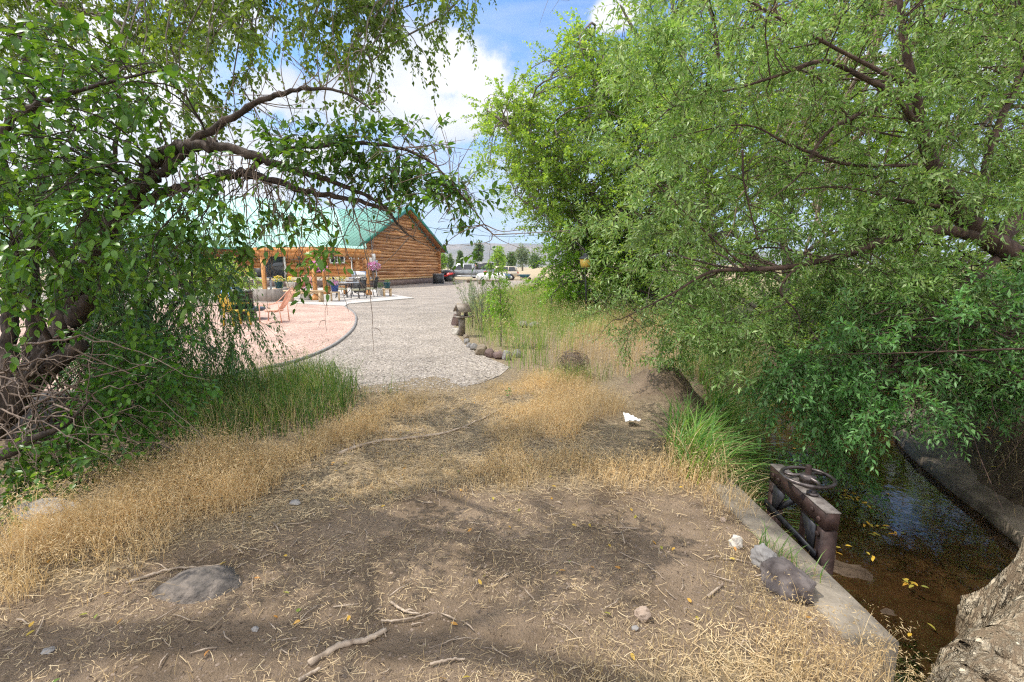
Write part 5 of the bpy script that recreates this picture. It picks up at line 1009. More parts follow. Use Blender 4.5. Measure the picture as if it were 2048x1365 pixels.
# --- russian olive filling the right side
g = G(); cg = G(); dg = g; q = np.random.default_rng(71)
OL = [limb([(2420, 900, 4.9), (2250, 690, 5.0), (2110, 570, 5.0), (2030, 512, 5.0), (1955, 462, 5.05), (1905, 405, 5.1), (1872, 345, 5.1), (1848, 280, 5.1), (1832, 190, 5.1), (1806, 70, 5.1), (1795, -80, 5.1)], .165, .02, 90, .8),
      limb([(1985, 485, 5.05), (1900, 462, 4.95), (1845, 464, 4.9), (1775, 480, 4.8), (1700, 506, 4.7), (1640, 522, 4.65), (1570, 535, 4.6), (1500, 540, 4.55), (1420, 545, 4.5), (1340, 590, 4.45), (1240, 640, 4.4)], .058, .004, 60),
      limb([(1860, 310, 5.1), (1815, 225, 5.0), (1778, 185, 4.95), (1725, 155, 4.9), (1660, 124, 4.85), (1612, 130, 4.8), (1560, 150, 4.8), (1470, 178, 4.75), (1370, 200, 4.7), (1290, 260, 4.7)], .036, .003, 50), limb([(1790, 180, 4.95), (1772, 212, 4.9), (1715, 232, 4.85), (1668, 255, 4.8), (1635, 290, 4.8), (1600, 350, 4.75), (1540, 400, 4.7)], .036, .004, 40),
      limb([(1700, 240, 4.85), (1640, 160, 4.8), (1600, 140, 4.75)], .012, .004), limb([(1485, 300, 4.5), (1487, 360, 4.5), (1500, 420, 4.5), (1515, 480, 4.5)], .010, .006), limb([(1270, 325, 4.7), (1330, 385, 4.65), (1390, 445, 4.6), (1450, 500, 4.55), (1500, 540, 4.5)], .005, .012), limb([(1290, 290, 4.8), (1480, 250, 4.85), (1580, 290, 4.85), (1700, 330, 4.95), (1850, 330, 5.1)], .004, .02),
      limb([(2200, 330, 5.4), (2060, 425, 5.2), (1990, 475, 5.05)], .08, .10), limb([(1920, 420, 5.1), (1800, 400, 4.9), (1690, 375, 4.8), (1590, 380, 4.7)], .022, .004), limb([(1440, 140, 5.2), (1420, 20, 5.3), (1360, -60, 5.4)], .02, .012), limb([(1830, 180, 5.1), (1600, 60, 5.3), (1440, -20, 5.4), (1280, -10, 5.4)], .022, .004), limb([(1990, 520, 5.0), (1900, 600, 4.7), (1820, 680, 4.5), (1760, 780, 4.3), (1720, 840, 4.2)], .05, .008), limb([(2080, 560, 4.9), (2010, 700, 4.5), (1960, 800, 4.3)], .04, .008), limb([(1600, 530, 4.6), (1560, 580, 4.5), (1600, 640, 4.5), (1570, 720, 4.5)], .015, .003), limb([(1950, 470, 5.05), (1980, 300, 5.3), (2040, 150, 5.4), (2080, 20, 5.5)], .05, .015)]
for l in OL: put_limb(g, l, .06)
ok = dict(nsub=5, sublen=.42, nspray=5, K=12, sprayL=.22, droop=.12, br=.010, hang=.0, ang=.95, subdroop=.10, q=q, outw=(-.25, -.25, -.05))
fill(cg, g, OL, px_centres([(1240, 60), (1400, -60), (2120, -60), (2120, 520), (1700, 560), (1450, 560), (1270, 545), (1190, 460), (1250, 330), (1200, 200)], 188, 4.4, 6.8, q), T_NARROW, .090, .025, **ok)
fill(cg, g, OL, px_centres([(1250, 560), (1500, 540), (1700, 540), (2120, 500), (2120, 800), (1950, 760), (1750, 720), (1560, 700), (1400, 690), (1330, 640)], 95, 4.2, 6.0, q), T_NARROW, .084, .024, **ok)
fill(cg, g, OL, px_centres([(1180, 620), (1260, 590), (1350, 610), (1340, 670), (1220, 670)], 8, 4.4, 4.8, q), T_NARROW, .062, .014, **{**ok, 'nsub': 3, 'sublen': .3})
for k in range(260):   # bare brown brush below the leaves
    a = wp(q.uniform(1700, 2120), q.uniform(600, 850), q.uniform(4.0, 5.0)); L = q.uniform(.35, .9); d = nrm(np.array([-.5 + q.normal() * .8, -.3 + q.normal() * .5, -q.uniform(.0, .5)])); P = spline([a, a + d * L * .5 + q.normal(0, .05, 3), a + d * L + q.normal(0, .06, 3)], 9); dg.tube(P, np.linspace(q.uniform(.003, .008), .0014, 9), 4, False)
for k in range(110):
    l = OL[q.integers(1, 8)]; j = q.integers(5, len(l[0])); a = l[0][j]; d = nrm(q.normal(size=3)); L = q.uniform(.2, .6); P = spline([a, a + d * L * .5 + q.normal(0, .03, 3), a + d * L + (0, 0, -.1)], 9); dg.tube(P, np.linspace(.005, .0012, 9), 4, False)
tree('russian_olive', 'silvery narrow leaved tree with crooked reddish limbs filling the right side', OL[0][0][0], g, M['bark_red'], cg, M['leaf_olive'])

# --- green shoots of the same kind low on the far bank
g = G(); cg = G(); q = np.random.default_rng(75); b0 = np.array([5.2, 3.6, float(H(5.2, 3.6)) - .05])
SL = [(spline([b0 + q.normal(0, .25, 3) * (1, 1, 0), b0 + (q.uniform(-1.0, .3), q.uniform(-.3, .6), q.uniform(.5, 1.0)), wp(q.uniform(1660, 2050), q.uniform(600, 790), q.uniform(3.9, 4.7))], 18), np.linspace(.022, .004, 18)) for _ in range(16)]
for l in SL: put_limb(g, l, .03)
fill(cg, g, SL, px_centres([(1660, 720), (1760, 600), (2120, 540), (2120, 770), (1900, 790), (1780, 800), (1710, 880), (1650, 800)], 56, 3.7, 4.8, q), T_NARROW, .078, .024, **{**ok, 'nsub': 4, 'hang': .0, 'q': q, 'outw': (-.5, -.4, 0)})
fill(cg, g, SL, px_centres([(1560, 690), (1700, 690), (1760, 800), (1740, 920), (1670, 930), (1630, 850), (1570, 780)], 30, 3.9, 4.8, q), T_NARROW, .074, .024, **{**ok, 'nsub': 4, 'hang': .0, 'q': q, 'outw': (-.5, -.4, -.1)})
tree('olive_shrub', 'fresh green narrow leaved shoots drooping over the ditch from the far bank', b0, g, M['bark_red'], cg, M['leaf_shoot'], 'shrub')
# --- elms behind, yellow green in the sun
def elm(seed, base, limbs, polys, label, lm, T=T_QUAD, L=.12, Wd=.085, group='elms beyond the field', **kw_):
    q = np.random.default_rng(seed); g = G(); cg = G(); base = np.array(base, float); ls = []
    for l in limbs: ls.append((spline([np.array(p, float) for p in l[0]], 26), np.linspace(l[1], l[2], 26))); put_limb(g, ls[-1])
    for (poly, n, Y0, Y1) in polys:
        k = dict(nsub=5, sublen=.95, nspray=5, K=11, sprayL=.42, droop=.08, br=.03, hang=.0, ang=1.0, subdroop=.02, q=q, twig=.003); k.update(kw_); fill(cg, g, ls, px_centres(poly, n, Y0, Y1, q), T, L, Wd, **k)
    return tree('elm_tree', label, base, g, M['bark_grey'], cg, lm, group=group)
b1 = wp(1290, 640, 17.0); b1[2] = float(H(b1[0], b1[1])) - .1
elm(81, b1, [([b1, wp(1280, 500, 17), wp(1230, 330, 17), wp(1190, 160, 17.2), wp(1170, 80, 17.3)], .26, .04), ([wp(1270, 470, 17), wp(1150, 360, 16.6), wp(1040, 270, 16.2), wp(975, 222, 16)], .12, .02), ([wp(1270, 480, 17), wp(1170, 430, 16.2), wp(1080, 420, 15.8), wp(1030, 390, 15.6)], .10, .02), ([wp(1250, 400, 17), wp(1340, 250, 17.5), wp(1380, 60, 18)], .14, .03)],
    [([(950, 228), (1000, 190), (1060, 215), (1090, 110), (1130, 95), (1170, 52), (1200, 90), (1260, 120), (1420, 200), (1420, 480), (1280, 560), (1120, 480), (1050, 430), (1010, 350), (965, 300)], 300, 14.3, 18.5)], 'yellow green elm whose crown edges the open sky', M['leaf_elm'])
b2 = wp(1420, 620, 21.0); b2[2] = float(H(b2[0], b2[1])) - .1
elm(82, b2, [([b2, wp(1410, 400, 21), wp(1370, 150, 21.2), wp(1330, -80, 21.5)], .3, .06), ([wp(1405, 380, 21), wp(1500, 150, 21), wp(1560, -60, 21)], .16, .04), ([wp(1390, 250, 21), wp(1280, 80, 20.5), wp(1240, 10, 20)], .12, .03)], [([(1225, 60), (1250, 10), (1290, -60), (1750, -60), (1750, 420), (1400, 420), (1280, 260)], 150, 19, 23)], 'taller elm behind, its top cut off by the frame', M['leaf_elm'], L=.14, Wd=.095)
b3 = np.array([11.5, 9.6, 1.0])
elm(83, b3, [([b3, b3 + (.0, .1, 2.5), b3 + (-.4, .3, 5), b3 + (-.6, .5, 8)], .22, .05), ([b3 + (-.2, .2, 4), b3 + (-1.4, .3, 5.4), b3 + (-2.4, .2, 6.2)], .1, .02)], [([(1800, -60), (2130, -60), (2130, 420), (1960, 380), (1850, 240)], 60, 9.2, 11.5)], 'light green elm showing through gaps at the upper right', M['leaf_elm'], L=.075, Wd=.04, sublen=.7)
b4 = wp(1180, 622, 15.2); b4[2] = float(H(b4[0], b4[1]))
elm(84, b4, [([b4, wp(1170, 560, 15.2), wp(1140, 500, 15), wp(1100, 470, 14.8)], .07, .015), ([b4 + (.1, .2, 0), wp(1230, 540, 15.4), wp(1270, 480, 15.4)], .06, .015)], [([(1075, 520), (1110, 460), (1200, 440), (1330, 460), (1330, 560), (1260, 590), (1170, 585), (1140, 610), (1085, 590)], 80, 14.4, 16.4)], 'low bright green elm sprawl behind the yellow lantern', M['leaf_sap'], L=.11, Wd=.07, sublen=.6)
b5 = np.array([7.8, 13.5, float(H(7.8, 13.5)) - .1])
elm(85, b5, [([b5, b5 + (.1, 0, 1.5), b5 + (-.2, .2, 3.5), b5 + (-.1, .2, 6)], .16, .03), ([b5 + (0, 0, 1.2), b5 + (-1.2, .2, 2.4), b5 + (-2.2, .1, 3.2)], .08, .015), ([b5 + (0, 0, 1.5), b5 + (1.3, .2, 2.6), b5 + (2.2, .3, 3.6)], .08, .015)], [([(1250, 250), (1500, 180), (1850, 200), (1850, 640), (1300, 640)], 110, 12.4, 15)], 'leafy elm on the bank right behind the silvery tree', M['leaf_elm'], sublen=.8)
b6 = np.array([13.4, 14.6, float(H(13.4, 14.6)) - .1])
elm(86, b6, [([b6, b6 + (.1, 0, 1.5), b6 + (-.2, .2, 3.5), b6 + (-.1, .2, 6)], .16, .03), ([b6 + (0, 0, 1.2), b6 + (-1.4, .2, 2.4), b6 + (-2.6, .1, 3.2)], .08, .015)], [([(1750, 330), (2120, 330), (2120, 660), (1750, 660)], 60, 13, 15.5)], 'elm at the far right behind the thick olive trunk', M['leaf_elm'], sublen=.8)
for k, (x, y, r, h, m, lab) in enumerate([(6.6, 10.6, 1.5, 1.7, 'leaf_elm', 'rounded green bush on the bank behind the olive limb'), (9.2, 12.2, 1.9, 2.3, 'leaf_willow', 'dense dark bush on the slope beyond the ditch'), (12.5, 12.5, 2.2, 2.8, 'leaf_elm', 'broad bush on the slope at the far right'), (9.5, 7.6, 1.4, 1.7, 'leaf_willow', 'leafy bush behind the olive trunk on the bank'), (4.6, 14.6, 1.2, 1.2, 'leaf_grey', 'pale grey green bush up the field behind the lantern')]):
    q = np.random.default_rng(90 + k); zb = float(H(x, y)); g = G(); cg = G()
    ls = [(spline([(x, y, zb), (x + q.normal() * r * .3, y + q.normal() * r * .3, zb + h * .5), (x + q.normal() * r * .5, y + q.normal() * r * .4, zb + h * .9)], 12), np.linspace(.05, .01, 12)) for _ in range(6)]
    for l in ls: put_limb(g, l)
    v = nrm(q.normal(size=(34, 3))) * q.uniform(.4, 1, (34, 1)); cc = np.array([x, y, zb + h * .55]) + v * np.array([r, r, h * .5]); fill(cg, g, ls, cc, T_QUAD, .09, .045, nsub=4, sublen=.6, nspray=4, K=10, sprayL=.3, br=.02, q=q, twig=.002)
    tree('bank_bush', lab, (x, y, zb), g, M['bark_dark'], cg, M[m], 'bush', 'bushes on the bank')
# lime bush by the patio
c = wp(440, 556, 23.5); q = np.random.default_rng(101); g = G(); cg = G(); zb = 0.02; ls = [(spline([(c[0], c[1], zb), (c[0] + q.normal() * .5, c[1] + q.normal() * .3, .8), (c[0] + q.normal() * .9, c[1] + q.normal() * .5, 1.8)], 10), np.linspace(.05, .015, 10)) for _ in range(6)]
for l in ls: put_limb(g, l)
v = nrm(q.normal(size=(60, 3))) * q.uniform(.35, 1, (60, 1)); fill(cg, g, ls, np.array([c[0], c[1], 1.15]) + v * np.array([1.75, 1.2, 1.05]), T_QUAD, .15, .06, nsub=4, sublen=.45, nspray=4, K=9, sprayL=.25, br=.02, q=q, twig=.003); tree('lime_bush', 'bright lime green bush at the left end of the patio', (c[0], c[1], zb), g, M['bark_dark'], cg, M['leaf_lime'], 'bush')
# sapling, sage plants, seedling
p = gp(1002, 692); zb = float(H(p[0], p[1])); p[2] = zb; q = np.random.default_rng(103); g = G(); cg = G(); top = wp(992, 500, p[1]); ls = [(spline([p, p + (top - p) * .5 + (.04, 0, 0), top], 22), np.linspace(.016, .004, 22))]
for k in range(9): a = ls[0][0][6 + k]; d = np.array([q.normal() * .4, q.normal() * .3, .6]); ls.append((spline([a, a + d * .4, a + d * .8 + (0, 0, .1)], 10), np.linspace(.006, .002, 10)))
for l in ls: put_limb(g, l, .02)
fill(cg, g, ls, px_centres([(985, 495), (998, 500), (1010, 560), (1020, 600), (1022, 640), (1005, 665), (985, 640), (976, 630), (980, 590), (974, 545)], 38, p[1] - .25, p[1] + .25, q), T_NARROW, .060, .030, nsub=3, sublen=.14, nspray=3, K=6, sprayL=.12, br=.006, q=q); tree('sapling', 'slim bright green sapling standing in front of the propane tank', p, g, M['bark_grey'], cg, M['leaf_sap'], 'sapling')
for k, (px, py, hh, lab) in enumerate([(946, 658, 95, 'silvery sage plant nearest the birdhouse roof'), (962, 664, 105, 'silvery sage plant midway between birdhouse and sapling'), (980, 655, 85, 'short silvery sage plant against the sapling stem')]):
    p = gp(px, py); p[2] = float(H(p[0], p[1])); Hh = hh / F * p[1]; q = np.random.default_rng(110 + k); g = G(); cg = G(); P_, D_ = [], []
    for s in range(10):
        d = nrm(np.array([q.normal() * .25 - .1, q.normal() * .2, 1.0])); S = spline([p, p + d * Hh * .5, p + d * Hh * q.uniform(.8, 1.1)], 12); g.tube(S, np.linspace(.006, .002, 12), 4, False)
        for j in range(3, 12): P_.append(S[j]); D_.append(nrm(d + q.normal(0, .3, 3)))
    sprays(cg, None, np.array(P_), np.array(D_), .13, 9, .075, .018, T_NARROW, .1, .7, 0, q=q); tree('sage_plant', lab, p, g, M['bark_grey'], cg, M['leaf_grey'], 'plant', 'sage plants by the drive', crown='foliage')
p = gp(1018, 800); p[2] = float(H(p[0], p[1])); q = np.random.default_rng(120); g = G(); cg = G(); g.tube(spline([p, p + (0, 0, .05), p + (.01, 0, .11)], 6), [.002] * 6, 4, False); sprays(cg, None, np.array([p + (0, 0, .03), p + (0, 0, .06), p + (0, 0, .09)]), np.array([(.3, 0, 1), (-.3, .1, 1), (0, 0, 1.)]), .06, 5, .055, .02, T_NARROW, .1, 1.1, 0, q=q); tree('seedling', 'tiny green leafy seedling in the dry grass of the path', p, g, M['bark_grey'], cg, M['leaf_sucker'], 'plant', crown='foliage')

# --- far trees
def far_tree(seed, px, py_top, Y, wpx, mat, label, shape=1.0, py_base=541):
    q = np.random.default_rng(seed); b = wp(px, py_base, Y); b[2] = -.1; hgt = wp(px, py_top, Y)[2]; w = wpx / F * Y / 2; g = G(); g.tube([b, b + (0, 0, hgt * .55), b + (.1, 0, hgt * .85)], [hgt * .03, hgt * .02, .02], 6); cg = G()
    n = 34; v = nrm(q.normal(size=(n, 3))) * q.uniform(.25, 1, (n, 1)); cs = b + np.array([0, 0, hgt * .56]) + v * np.array([w * .8, w * .8, hgt * .40]) * np.column_stack([1 - .45 * shape * np.maximum(0, v[:, 2])] * 2 + [np.ones(n)])
    for c in cs: bush_leaves(cg, c, (w * .34, w * .34, hgt * .12), 75, hgt * .055, hgt * .035, T_QUAD, q, .6, .3)
    tree('far_tree', label, b, g, M['bark_grey'], cg, M[mat], group='trees beyond the parked cars')
for a in [(201, 884, 500, 92, 26, 'leaf_elm', 'green far tree touching the house corner'), (202, 901, 506, 130, 17, 'leaf_far', 'slim dark far tree above the buggy'), (203, 921, 500, 140, 18, 'leaf_far', 'pointed dark far tree above the pickup hood'), (204, 941, 519, 120, 18, 'leaf_elm', 'small olive green round far tree above the pickup cab'), (205, 958, 479, 150, 25, 'leaf_far', 'tallest dark far tree left of the round green one'), (206, 997, 494, 92, 44, 'leaf_elm', 'wide round bright green far tree behind the sapling'), (207, 1022, 500, 105, 30, 'leaf_far', 'mid green far tree just right of the round one'), (208, 1045, 486, 125, 36, 'leaf_grey', 'hazy grey green far tree near the elm edge'), (209, 1072, 498, 110, 40, 'leaf_far', 'dark far tree behind the elm edge'), (210, 870, 512, 150, 22, 'leaf_far', 'far tree mostly hidden behind the house gable')]: far_tree(*a)

# ---------------------------------------------------------------- grass, straw and litter
def scatter(poly, n, q, soft=.22):
    """points over an outline whose border frays: n is the count for the whole outline"""
    P = np.array(poly); lo, hi = P.min(0) - soft, P.max(0) + soft; out = np.zeros((0, 2))
    while len(out) < n:
        c = lo + (hi - lo) * q.random((n * 2, 2)); sd = pdist(poly, c[:, 0], c[:, 1]) * np.where(inpoly(poly, c[:, 0], c[:, 1]), 1, -1) + (fbm(c[:, 0] * 2.6, c[:, 1] * 2.6, 3, 77) - .5) * soft * 2.4
        out = np.vstack([out, c[q.random(len(c)) < sstep(-soft * .6, soft * .9, sd)]])
    return out[:n]
def ok_mask(xy):                                # keep off the water, the drive and the patio
    return ~(inpoly(BED, xy[:, 0], xy[:, 1])) & (np.hypot((xy[:, 0] - MOUND[0]) / .46, (xy[:, 1] - MOUND[1] - .02) / .60) > .8 + .5 * fbm(xy[:, 0] * 4, xy[:, 1] * 4, 2, 78))
def blades(g, xy, L, W_, bend, q, lean=(0, 0), zoff=0.0):
    n = len(xy); z = H(xy[:, 0], xy[:, 1]) + zoff; az = q.uniform(0, 6.28, n); L = L * q.uniform(.55, 1.2, n); W_ = W_ * q.uniform(.7, 1.2, n); b = bend * q.uniform(.3, 1.5, n)
    hd = np.column_stack([np.cos(az), np.sin(az)]) + np.array(lean) * 1.0; hd = hd / (np.linalg.norm(hd, axis=1, keepdims=True) + .3)
    fa = q.uniform(0, 6.28, n); sx = np.column_stack([np.cos(fa), np.sin(fa), 0 * fa]); V = []
    for s, w in ((0, 1), (.35, .9), (.7, .65), (1, 0)):
        c = np.column_stack([xy + hd * (b * L * s ** 1.8)[:, None], z + L * s * (1 - .45 * np.minimum(b, 1.2) * s)])
        V += [c - sx * (W_ * w / 2)[:, None], c + sx * (W_ * w / 2)[:, None]] if w else [c]
    g.add_many(np.stack(V, 1), [(0, 1, 3, 2), (2, 3, 5, 4), (4, 5, 6)])
    return np.column_stack([xy + hd * (b * L)[:, None], z + L * (1 - .45 * np.minimum(b, 1.2))]), hd
def heads(g, tips, hd, q, n=4, L=.035, W_=.005, spread=.03):
    k = len(tips); P = np.repeat(tips, n, 0) + q.normal(0, spread, (k * n, 3)) * (1, 1, .7); d = np.repeat(np.column_stack([hd, -.5 * np.ones(k)]), n, 0) + q.normal(0, .45, (k * n, 3)); leaves(g, P, d, q.normal(size=(k * n, 3)), L * q.uniform(.6, 1.3, k * n), W_, T_QUAD)
M['dry'] = leafmat('dry_grass_blade', (.52, .37, .18), (.67, .50, .265), (.80, .65, .40), .7, .35, (1.2, 1.08, .8)); M['drypale'] = leafmat('pale_dry_grass', (.42, .30, .14), (.56, .43, .22), (.68, .57, .34), .7, .30, (1.2, 1.1, .8)); M['green'] = leafmat('grass_blade', (.035, .10, .02), (.085, .18, .04), (.22, .30, .09), .5, .35); M['greenbright'] = leafmat('bank_grass_blade', (.06, .16, .03), (.11, .24, .045), (.20, .32, .08), .45, .38); M['greenpale'] = leafmat('field_grass_blade', (.12, .23, .05), (.21, .33, .09), (.35, .43, .17), .6, .35)
q = np.random.default_rng(301)
g = G(); gp_ = G()
D1 = gpoly([(-60, 1260), (-60, 1090), (120, 1010), (230, 960), (330, 905), (450, 900), (600, 890), (690, 850), (760, 815), (850, 790), (860, 810), (760, 860), (660, 905), (600, 950), (520, 1010), (400, 1075), (280, 1120), (150, 1150), (40, 1230)])
xy = scatter(D1, 10500, q, .3); c_ = fbm(xy[:, 0] * 2.4, xy[:, 1] * 2.4, 3, 5); xy = xy[c_ > .41]; hgt = .30 * np.clip(.55 + .45 * sstep(-.9, -2.4, xy[:, 0]), .3, 1); t, hd = blades(g, xy, hgt * (.45 + 1.0 * fbm(xy[:, 0] * 1.6, xy[:, 1] * 1.6, 3, 55)) * q.uniform(.6, 1.3, len(hgt)), .0025, np.where(q.random(len(hgt)) < .3, 1.5, .65), q, (.15, -.1)); m = q.random(len(t)) < .6; heads(g, t[m], hd[m], q, 4, .024, .0038, .028)
D2 = gpoly([(960, 800), (1020, 756), (1080, 745), (1200, 765), (1215, 840), (1235, 900), (1290, 930), (1400, 960), (1480, 965), (1470, 1010), (1300, 985), (1150, 975), (1010, 975), (960, 945), (940, 880)])
xy = scatter(D2, 12000, q, .35); c_ = fbm(xy[:, 0] * 2.0, xy[:, 1] * 2.0, 3, 6); xy = xy[(c_ > .38) & ok_mask(xy)]; t, hd = blades(g, xy, (.07 + .17 * sstep(-.5, .9, xy[:, 0])) * (.5 + fbm(xy[:, 0] * 1.5, xy[:, 1] * 1.5, 3, 7)), .0027, .7, q); m = q.random(len(t)) < .45; heads(g, t[m], hd[m], q, 3, .024, .0042, .025)
D3 = gpoly([(1090, 730), (1180, 660), (1300, 615), (1420, 640), (1400, 760), (1210, 770)])
xy = scatter(D3, 4500, q); xy = xy[ok_mask(xy)]; t, hd = blades(g, xy, .42, .005, .35, q); m = q.random(len(t)) < .5; heads(g, t[m], hd[m], q, 3, .045, .007)
D4 = gpoly([(1060, 1330), (1180, 1300), (1290, 1290), (1370, 1240), (1430, 1180), (1440, 1090), (1500, 1110), (1560, 1190), (1640, 1260), (1720, 1310), (1850, 1365), (1850, 1480), (900, 1480)])
xy = scatter(D4, 1500, q); c_ = fbm(xy[:, 0] * 4, xy[:, 1] * 4, 3, 8); xy = xy[(c_ > .40)]; t, hd = blades(gp_, xy, .095, .0017, .6, q); m = q.random(len(t)) < .3; heads(gp_, t[m], hd[m], q, 3, .016, .003, .012)
xy = np.vstack([scatter(gpoly([(1560, 1290), (1680, 1290), (1860, 1365), (1800, 1420), (1560, 1400)]), 260, q)]); t, hd = blades(g, xy, .20, .0022, .7, q, (.6, .2)); heads(g, t, hd, q, 7, .02, .0035, .018)
D5 = gpoly([(620, 1010), (760, 930), (900, 900), (1010, 960), (900, 985), (760, 1000)]); xy = scatter(D5, 1500, q); blades(g, xy, .07, .0026, 1.0, q)
xy = scatter(DIRT, 260, q); blades(g, xy, .10, .0020, .8, q)
P = gpoly([(660, 800), (700, 770), (840, 795), (905, 790), (900, 900), (700, 900)]); xy = scatter(P, 2600, q); blades(g, xy, .07, .003, .9, q)
tag(g.build('dry_grass', M['dry']), 'golden dry grass along both sides of the path', kind='stuff')
g = G()
G1 = gpoly([(300, 890), (290, 800), (330, 775), (450, 765), (600, 752), (665, 770), (700, 800), (690, 840), (600, 880), (450, 895)])
xy = scatter(G1, 2700, q, .35); blades(g, xy, .48 * (.5 + fbm(xy[:, 0] * 1.8, xy[:, 1] * 1.8, 3, 66)), .0085, .6, q, (.1, 0)); t, hd = blades(g, xy[:900], .58, .003, .4, q); heads(g, t, hd, q, 3, .03, .006)
xy = scatter(G1, 1600, q); blades(gp_, xy, .42, .004, .35, q)
for px, py, n in ((700, 800, 40), (690, 770, 60), (760, 795, 22), (670, 750, 60)):
    c = gp(px, py)[:2]; xy = c + q.normal(0, .12, (n, 2)); blades(g, xy, .32, .005, .4, q)
tag(g.build('tall_grass', M['green']), 'tall dark green grass below the pink gravel', kind='stuff')
g = G()
G2 = gpoly([(1345, 910), (1395, 850), (1430, 800), (1430, 760), (1510, 840), (1500, 930), (1475, 975), (1390, 955)]); xy = scatter(G2, 1700, q); xy = xy[ok_mask(xy)]; blades(g, xy, .60, .012, 1.0, q, (.75, .1)); blades(gp_, scatter(G2, 1700, q), .45, .006, 1.0, q, (.6, .1))
xy = scatter([tuple(gp(*p)[:2]) for p in ((1430, 760), (1330, 760), (1400, 690), (1560, 700), (1600, 760), (1520, 830))], 2500, q); xy = xy[ok_mask(xy)]; blades(g, xy, .45, .008, .6, q, (.5, 0)); blades(gp_, xy[:1200], .5, .005, .7, q, (.4, 0))
for px, py, n in ((1530, 1108, 16), (1575, 1130, 14), (1600, 1165, 12), (1640, 1160, 8)):
    c = gp(px, py)[:2]; xy = c + q.normal(0, .025, (n, 2)); blades(g, xy, .20, .0045, .7, q, (.5, .3)); blades(gp_, c + q.normal(0, .04, (40, 2)), .10, .002, .8, q)
G4 = [(4.9, 5.4), (5.9, 7.2), (7.5, 9.2), (10.5, 11.6), (16, 15), (17, 9), (10, 5.4), (6.5, 4.2)]; xy = scatter(G4, 6500, q); xy = xy[ok_mask(xy)]; blades(g, xy, .55, .010, .5, q)
xy = scatter([(4.3, 3.7), (4.9, 5.2), (6.5, 6.4), (8, 4.5), (6, 2.8)], 900, q); blades(gp_, xy, .25, .005, .8, q)
tag(g.build('bank_grass', M['greenbright']), 'long coarse green grass on the ditch banks', kind='stuff')
g = G()
G3 = gpoly([(1035, 752), (1010, 735), (1000, 712), (960, 690), (940, 672), (925, 640), (960, 600), (1030, 582), (1090, 568), (1180, 560), (1420, 575), (1500, 600), (1400, 660), (1250, 660), (1120, 730), (1080, 752)])
xy = scatter(G3, 44000, q, .15); d = np.hypot(xy[:, 0], xy[:, 1]); xy = xy[(q.random(len(xy)) < np.clip(14 / d, .25, 1) ** 1.2) & ok_mask(xy)]; d = np.hypot(xy[:, 0], xy[:, 1]); e = pdist(RIGHT_FIELD, xy[:, 0], xy[:, 1], False)
t, hd = blades(g, xy, .66 * np.clip(.6 + e / 1.0, .6, 1), .0085 * np.clip(d / 11, 1, 2.2), .4, q); m = q.random(len(t)) < .5; heads(gp_, t[m], hd[m], q, 3, .05, .010, .035)
xy = scatter(G3, 12000, q); d = np.hypot(xy[:, 0], xy[:, 1]); e = pdist(RIGHT_FIELD, xy[:, 0], xy[:, 1], False); blades(gp_, xy, .50 * np.clip(.6 + e / 1.0, .6, 1), .007 * np.clip(d / 11, 1, 2.2), .4, q)
tm = gp(1145, 755)[:2]; blades(g, tm + q.normal(0, .22, (260, 2)) + (0, -.15), .34, .006, .5, q)
tag(g.build('field_grass', M['greenpale']), 'mixed pale green grass of the field right of the drive', kind='stuff'); tag(gp_.build('seeding_grass', M['drypale']), 'straw coloured seeding grass mixed through the green', kind='stuff')
# straw lying flat
g = G()
def lying(g, xy, L, W_, q, zoff=.006, tilt=.12):
    n = len(xy); a = q.uniform(0, 6.28, n); d = np.column_stack([np.cos(a), np.sin(a), q.normal(0, tilt, n)]); P = np.column_stack([xy, H(xy[:, 0], xy[:, 1]) + zoff + q.uniform(0, .012, n)]); nv = q.normal(0, .35, (n, 3)) + (0, 0, 1); L = L * q.uniform(.3, 1.3, n)
    t = np.array([0, .33, .66, 1.0]); X_ = nrm(d); Yv = nrm(np.cross(nv, X_)); cv = q.normal(0, .11, n); pos = P[:, None, :] + X_[:, None, :] * (t * L[:, None])[..., None] + Yv[:, None, :] * ((cv * L)[:, None] * (t * (1 - t) * 2))[..., None]; w = (W_ * q.uniform(.6, 1.3, n))[:, None, None] * Yv[:, None, :] * .5
    V = np.stack([pos - w, pos + w], 2).reshape(n, 8, 3); g.add_many(V, [(0, 1, 3, 2), (2, 3, 5, 4), (4, 5, 7, 6)])
area = gpoly([(-200, 1480), (-200, 1080), (300, 930), (620, 880), (700, 785), (905, 782), (1080, 760), (1230, 900), (1400, 960), (1490, 1000), (1680, 1290), (1760, 1400), (1700, 1480)])
c = scatter(area, 62000, q); s = straw(c[:, 0], c[:, 1]); keep = q.random(len(c)) < (.05 + .95 * s) * np.clip(1.2 - .12 * np.hypot(c[:, 0], c[:, 1]), .3, 1); lying(g, c[keep], .058, .0026, q)
c = scatter(DIRT, 9000, q); f_ = fbm(c[:, 0] * 2.2, c[:, 1] * 2.2, 3, 15); lying(g, c[f_ > .50], .032, .0020, q)
c = scatter(gpoly([(900, 1290), (1150, 1290), (1330, 1230), (1560, 1300), (1700, 1480), (300, 1480), (560, 1300)]), 1500, q); lying(g, c, .05, .0018, q)
tag(g.build('straw_litter', M['straw']), 'broken straw lying over the ground', kind='stuff')
g = G(); c = scatter(area, 420, q)
for x, y in c:
    a = q.uniform(0, 6.28); L = q.uniform(.04, .16); z = float(H(x, y)) + .008; d = np.array([math.cos(a), math.sin(a), 0]); g.tube([(x, y, z), np.array((x, y, z)) + d * L * .5 + (q.normal() * .006, q.normal() * .01, .006), np.array((x, y, z)) + d * L], np.array([1, .9, .6]) * q.uniform(.0015, .0042), 5)
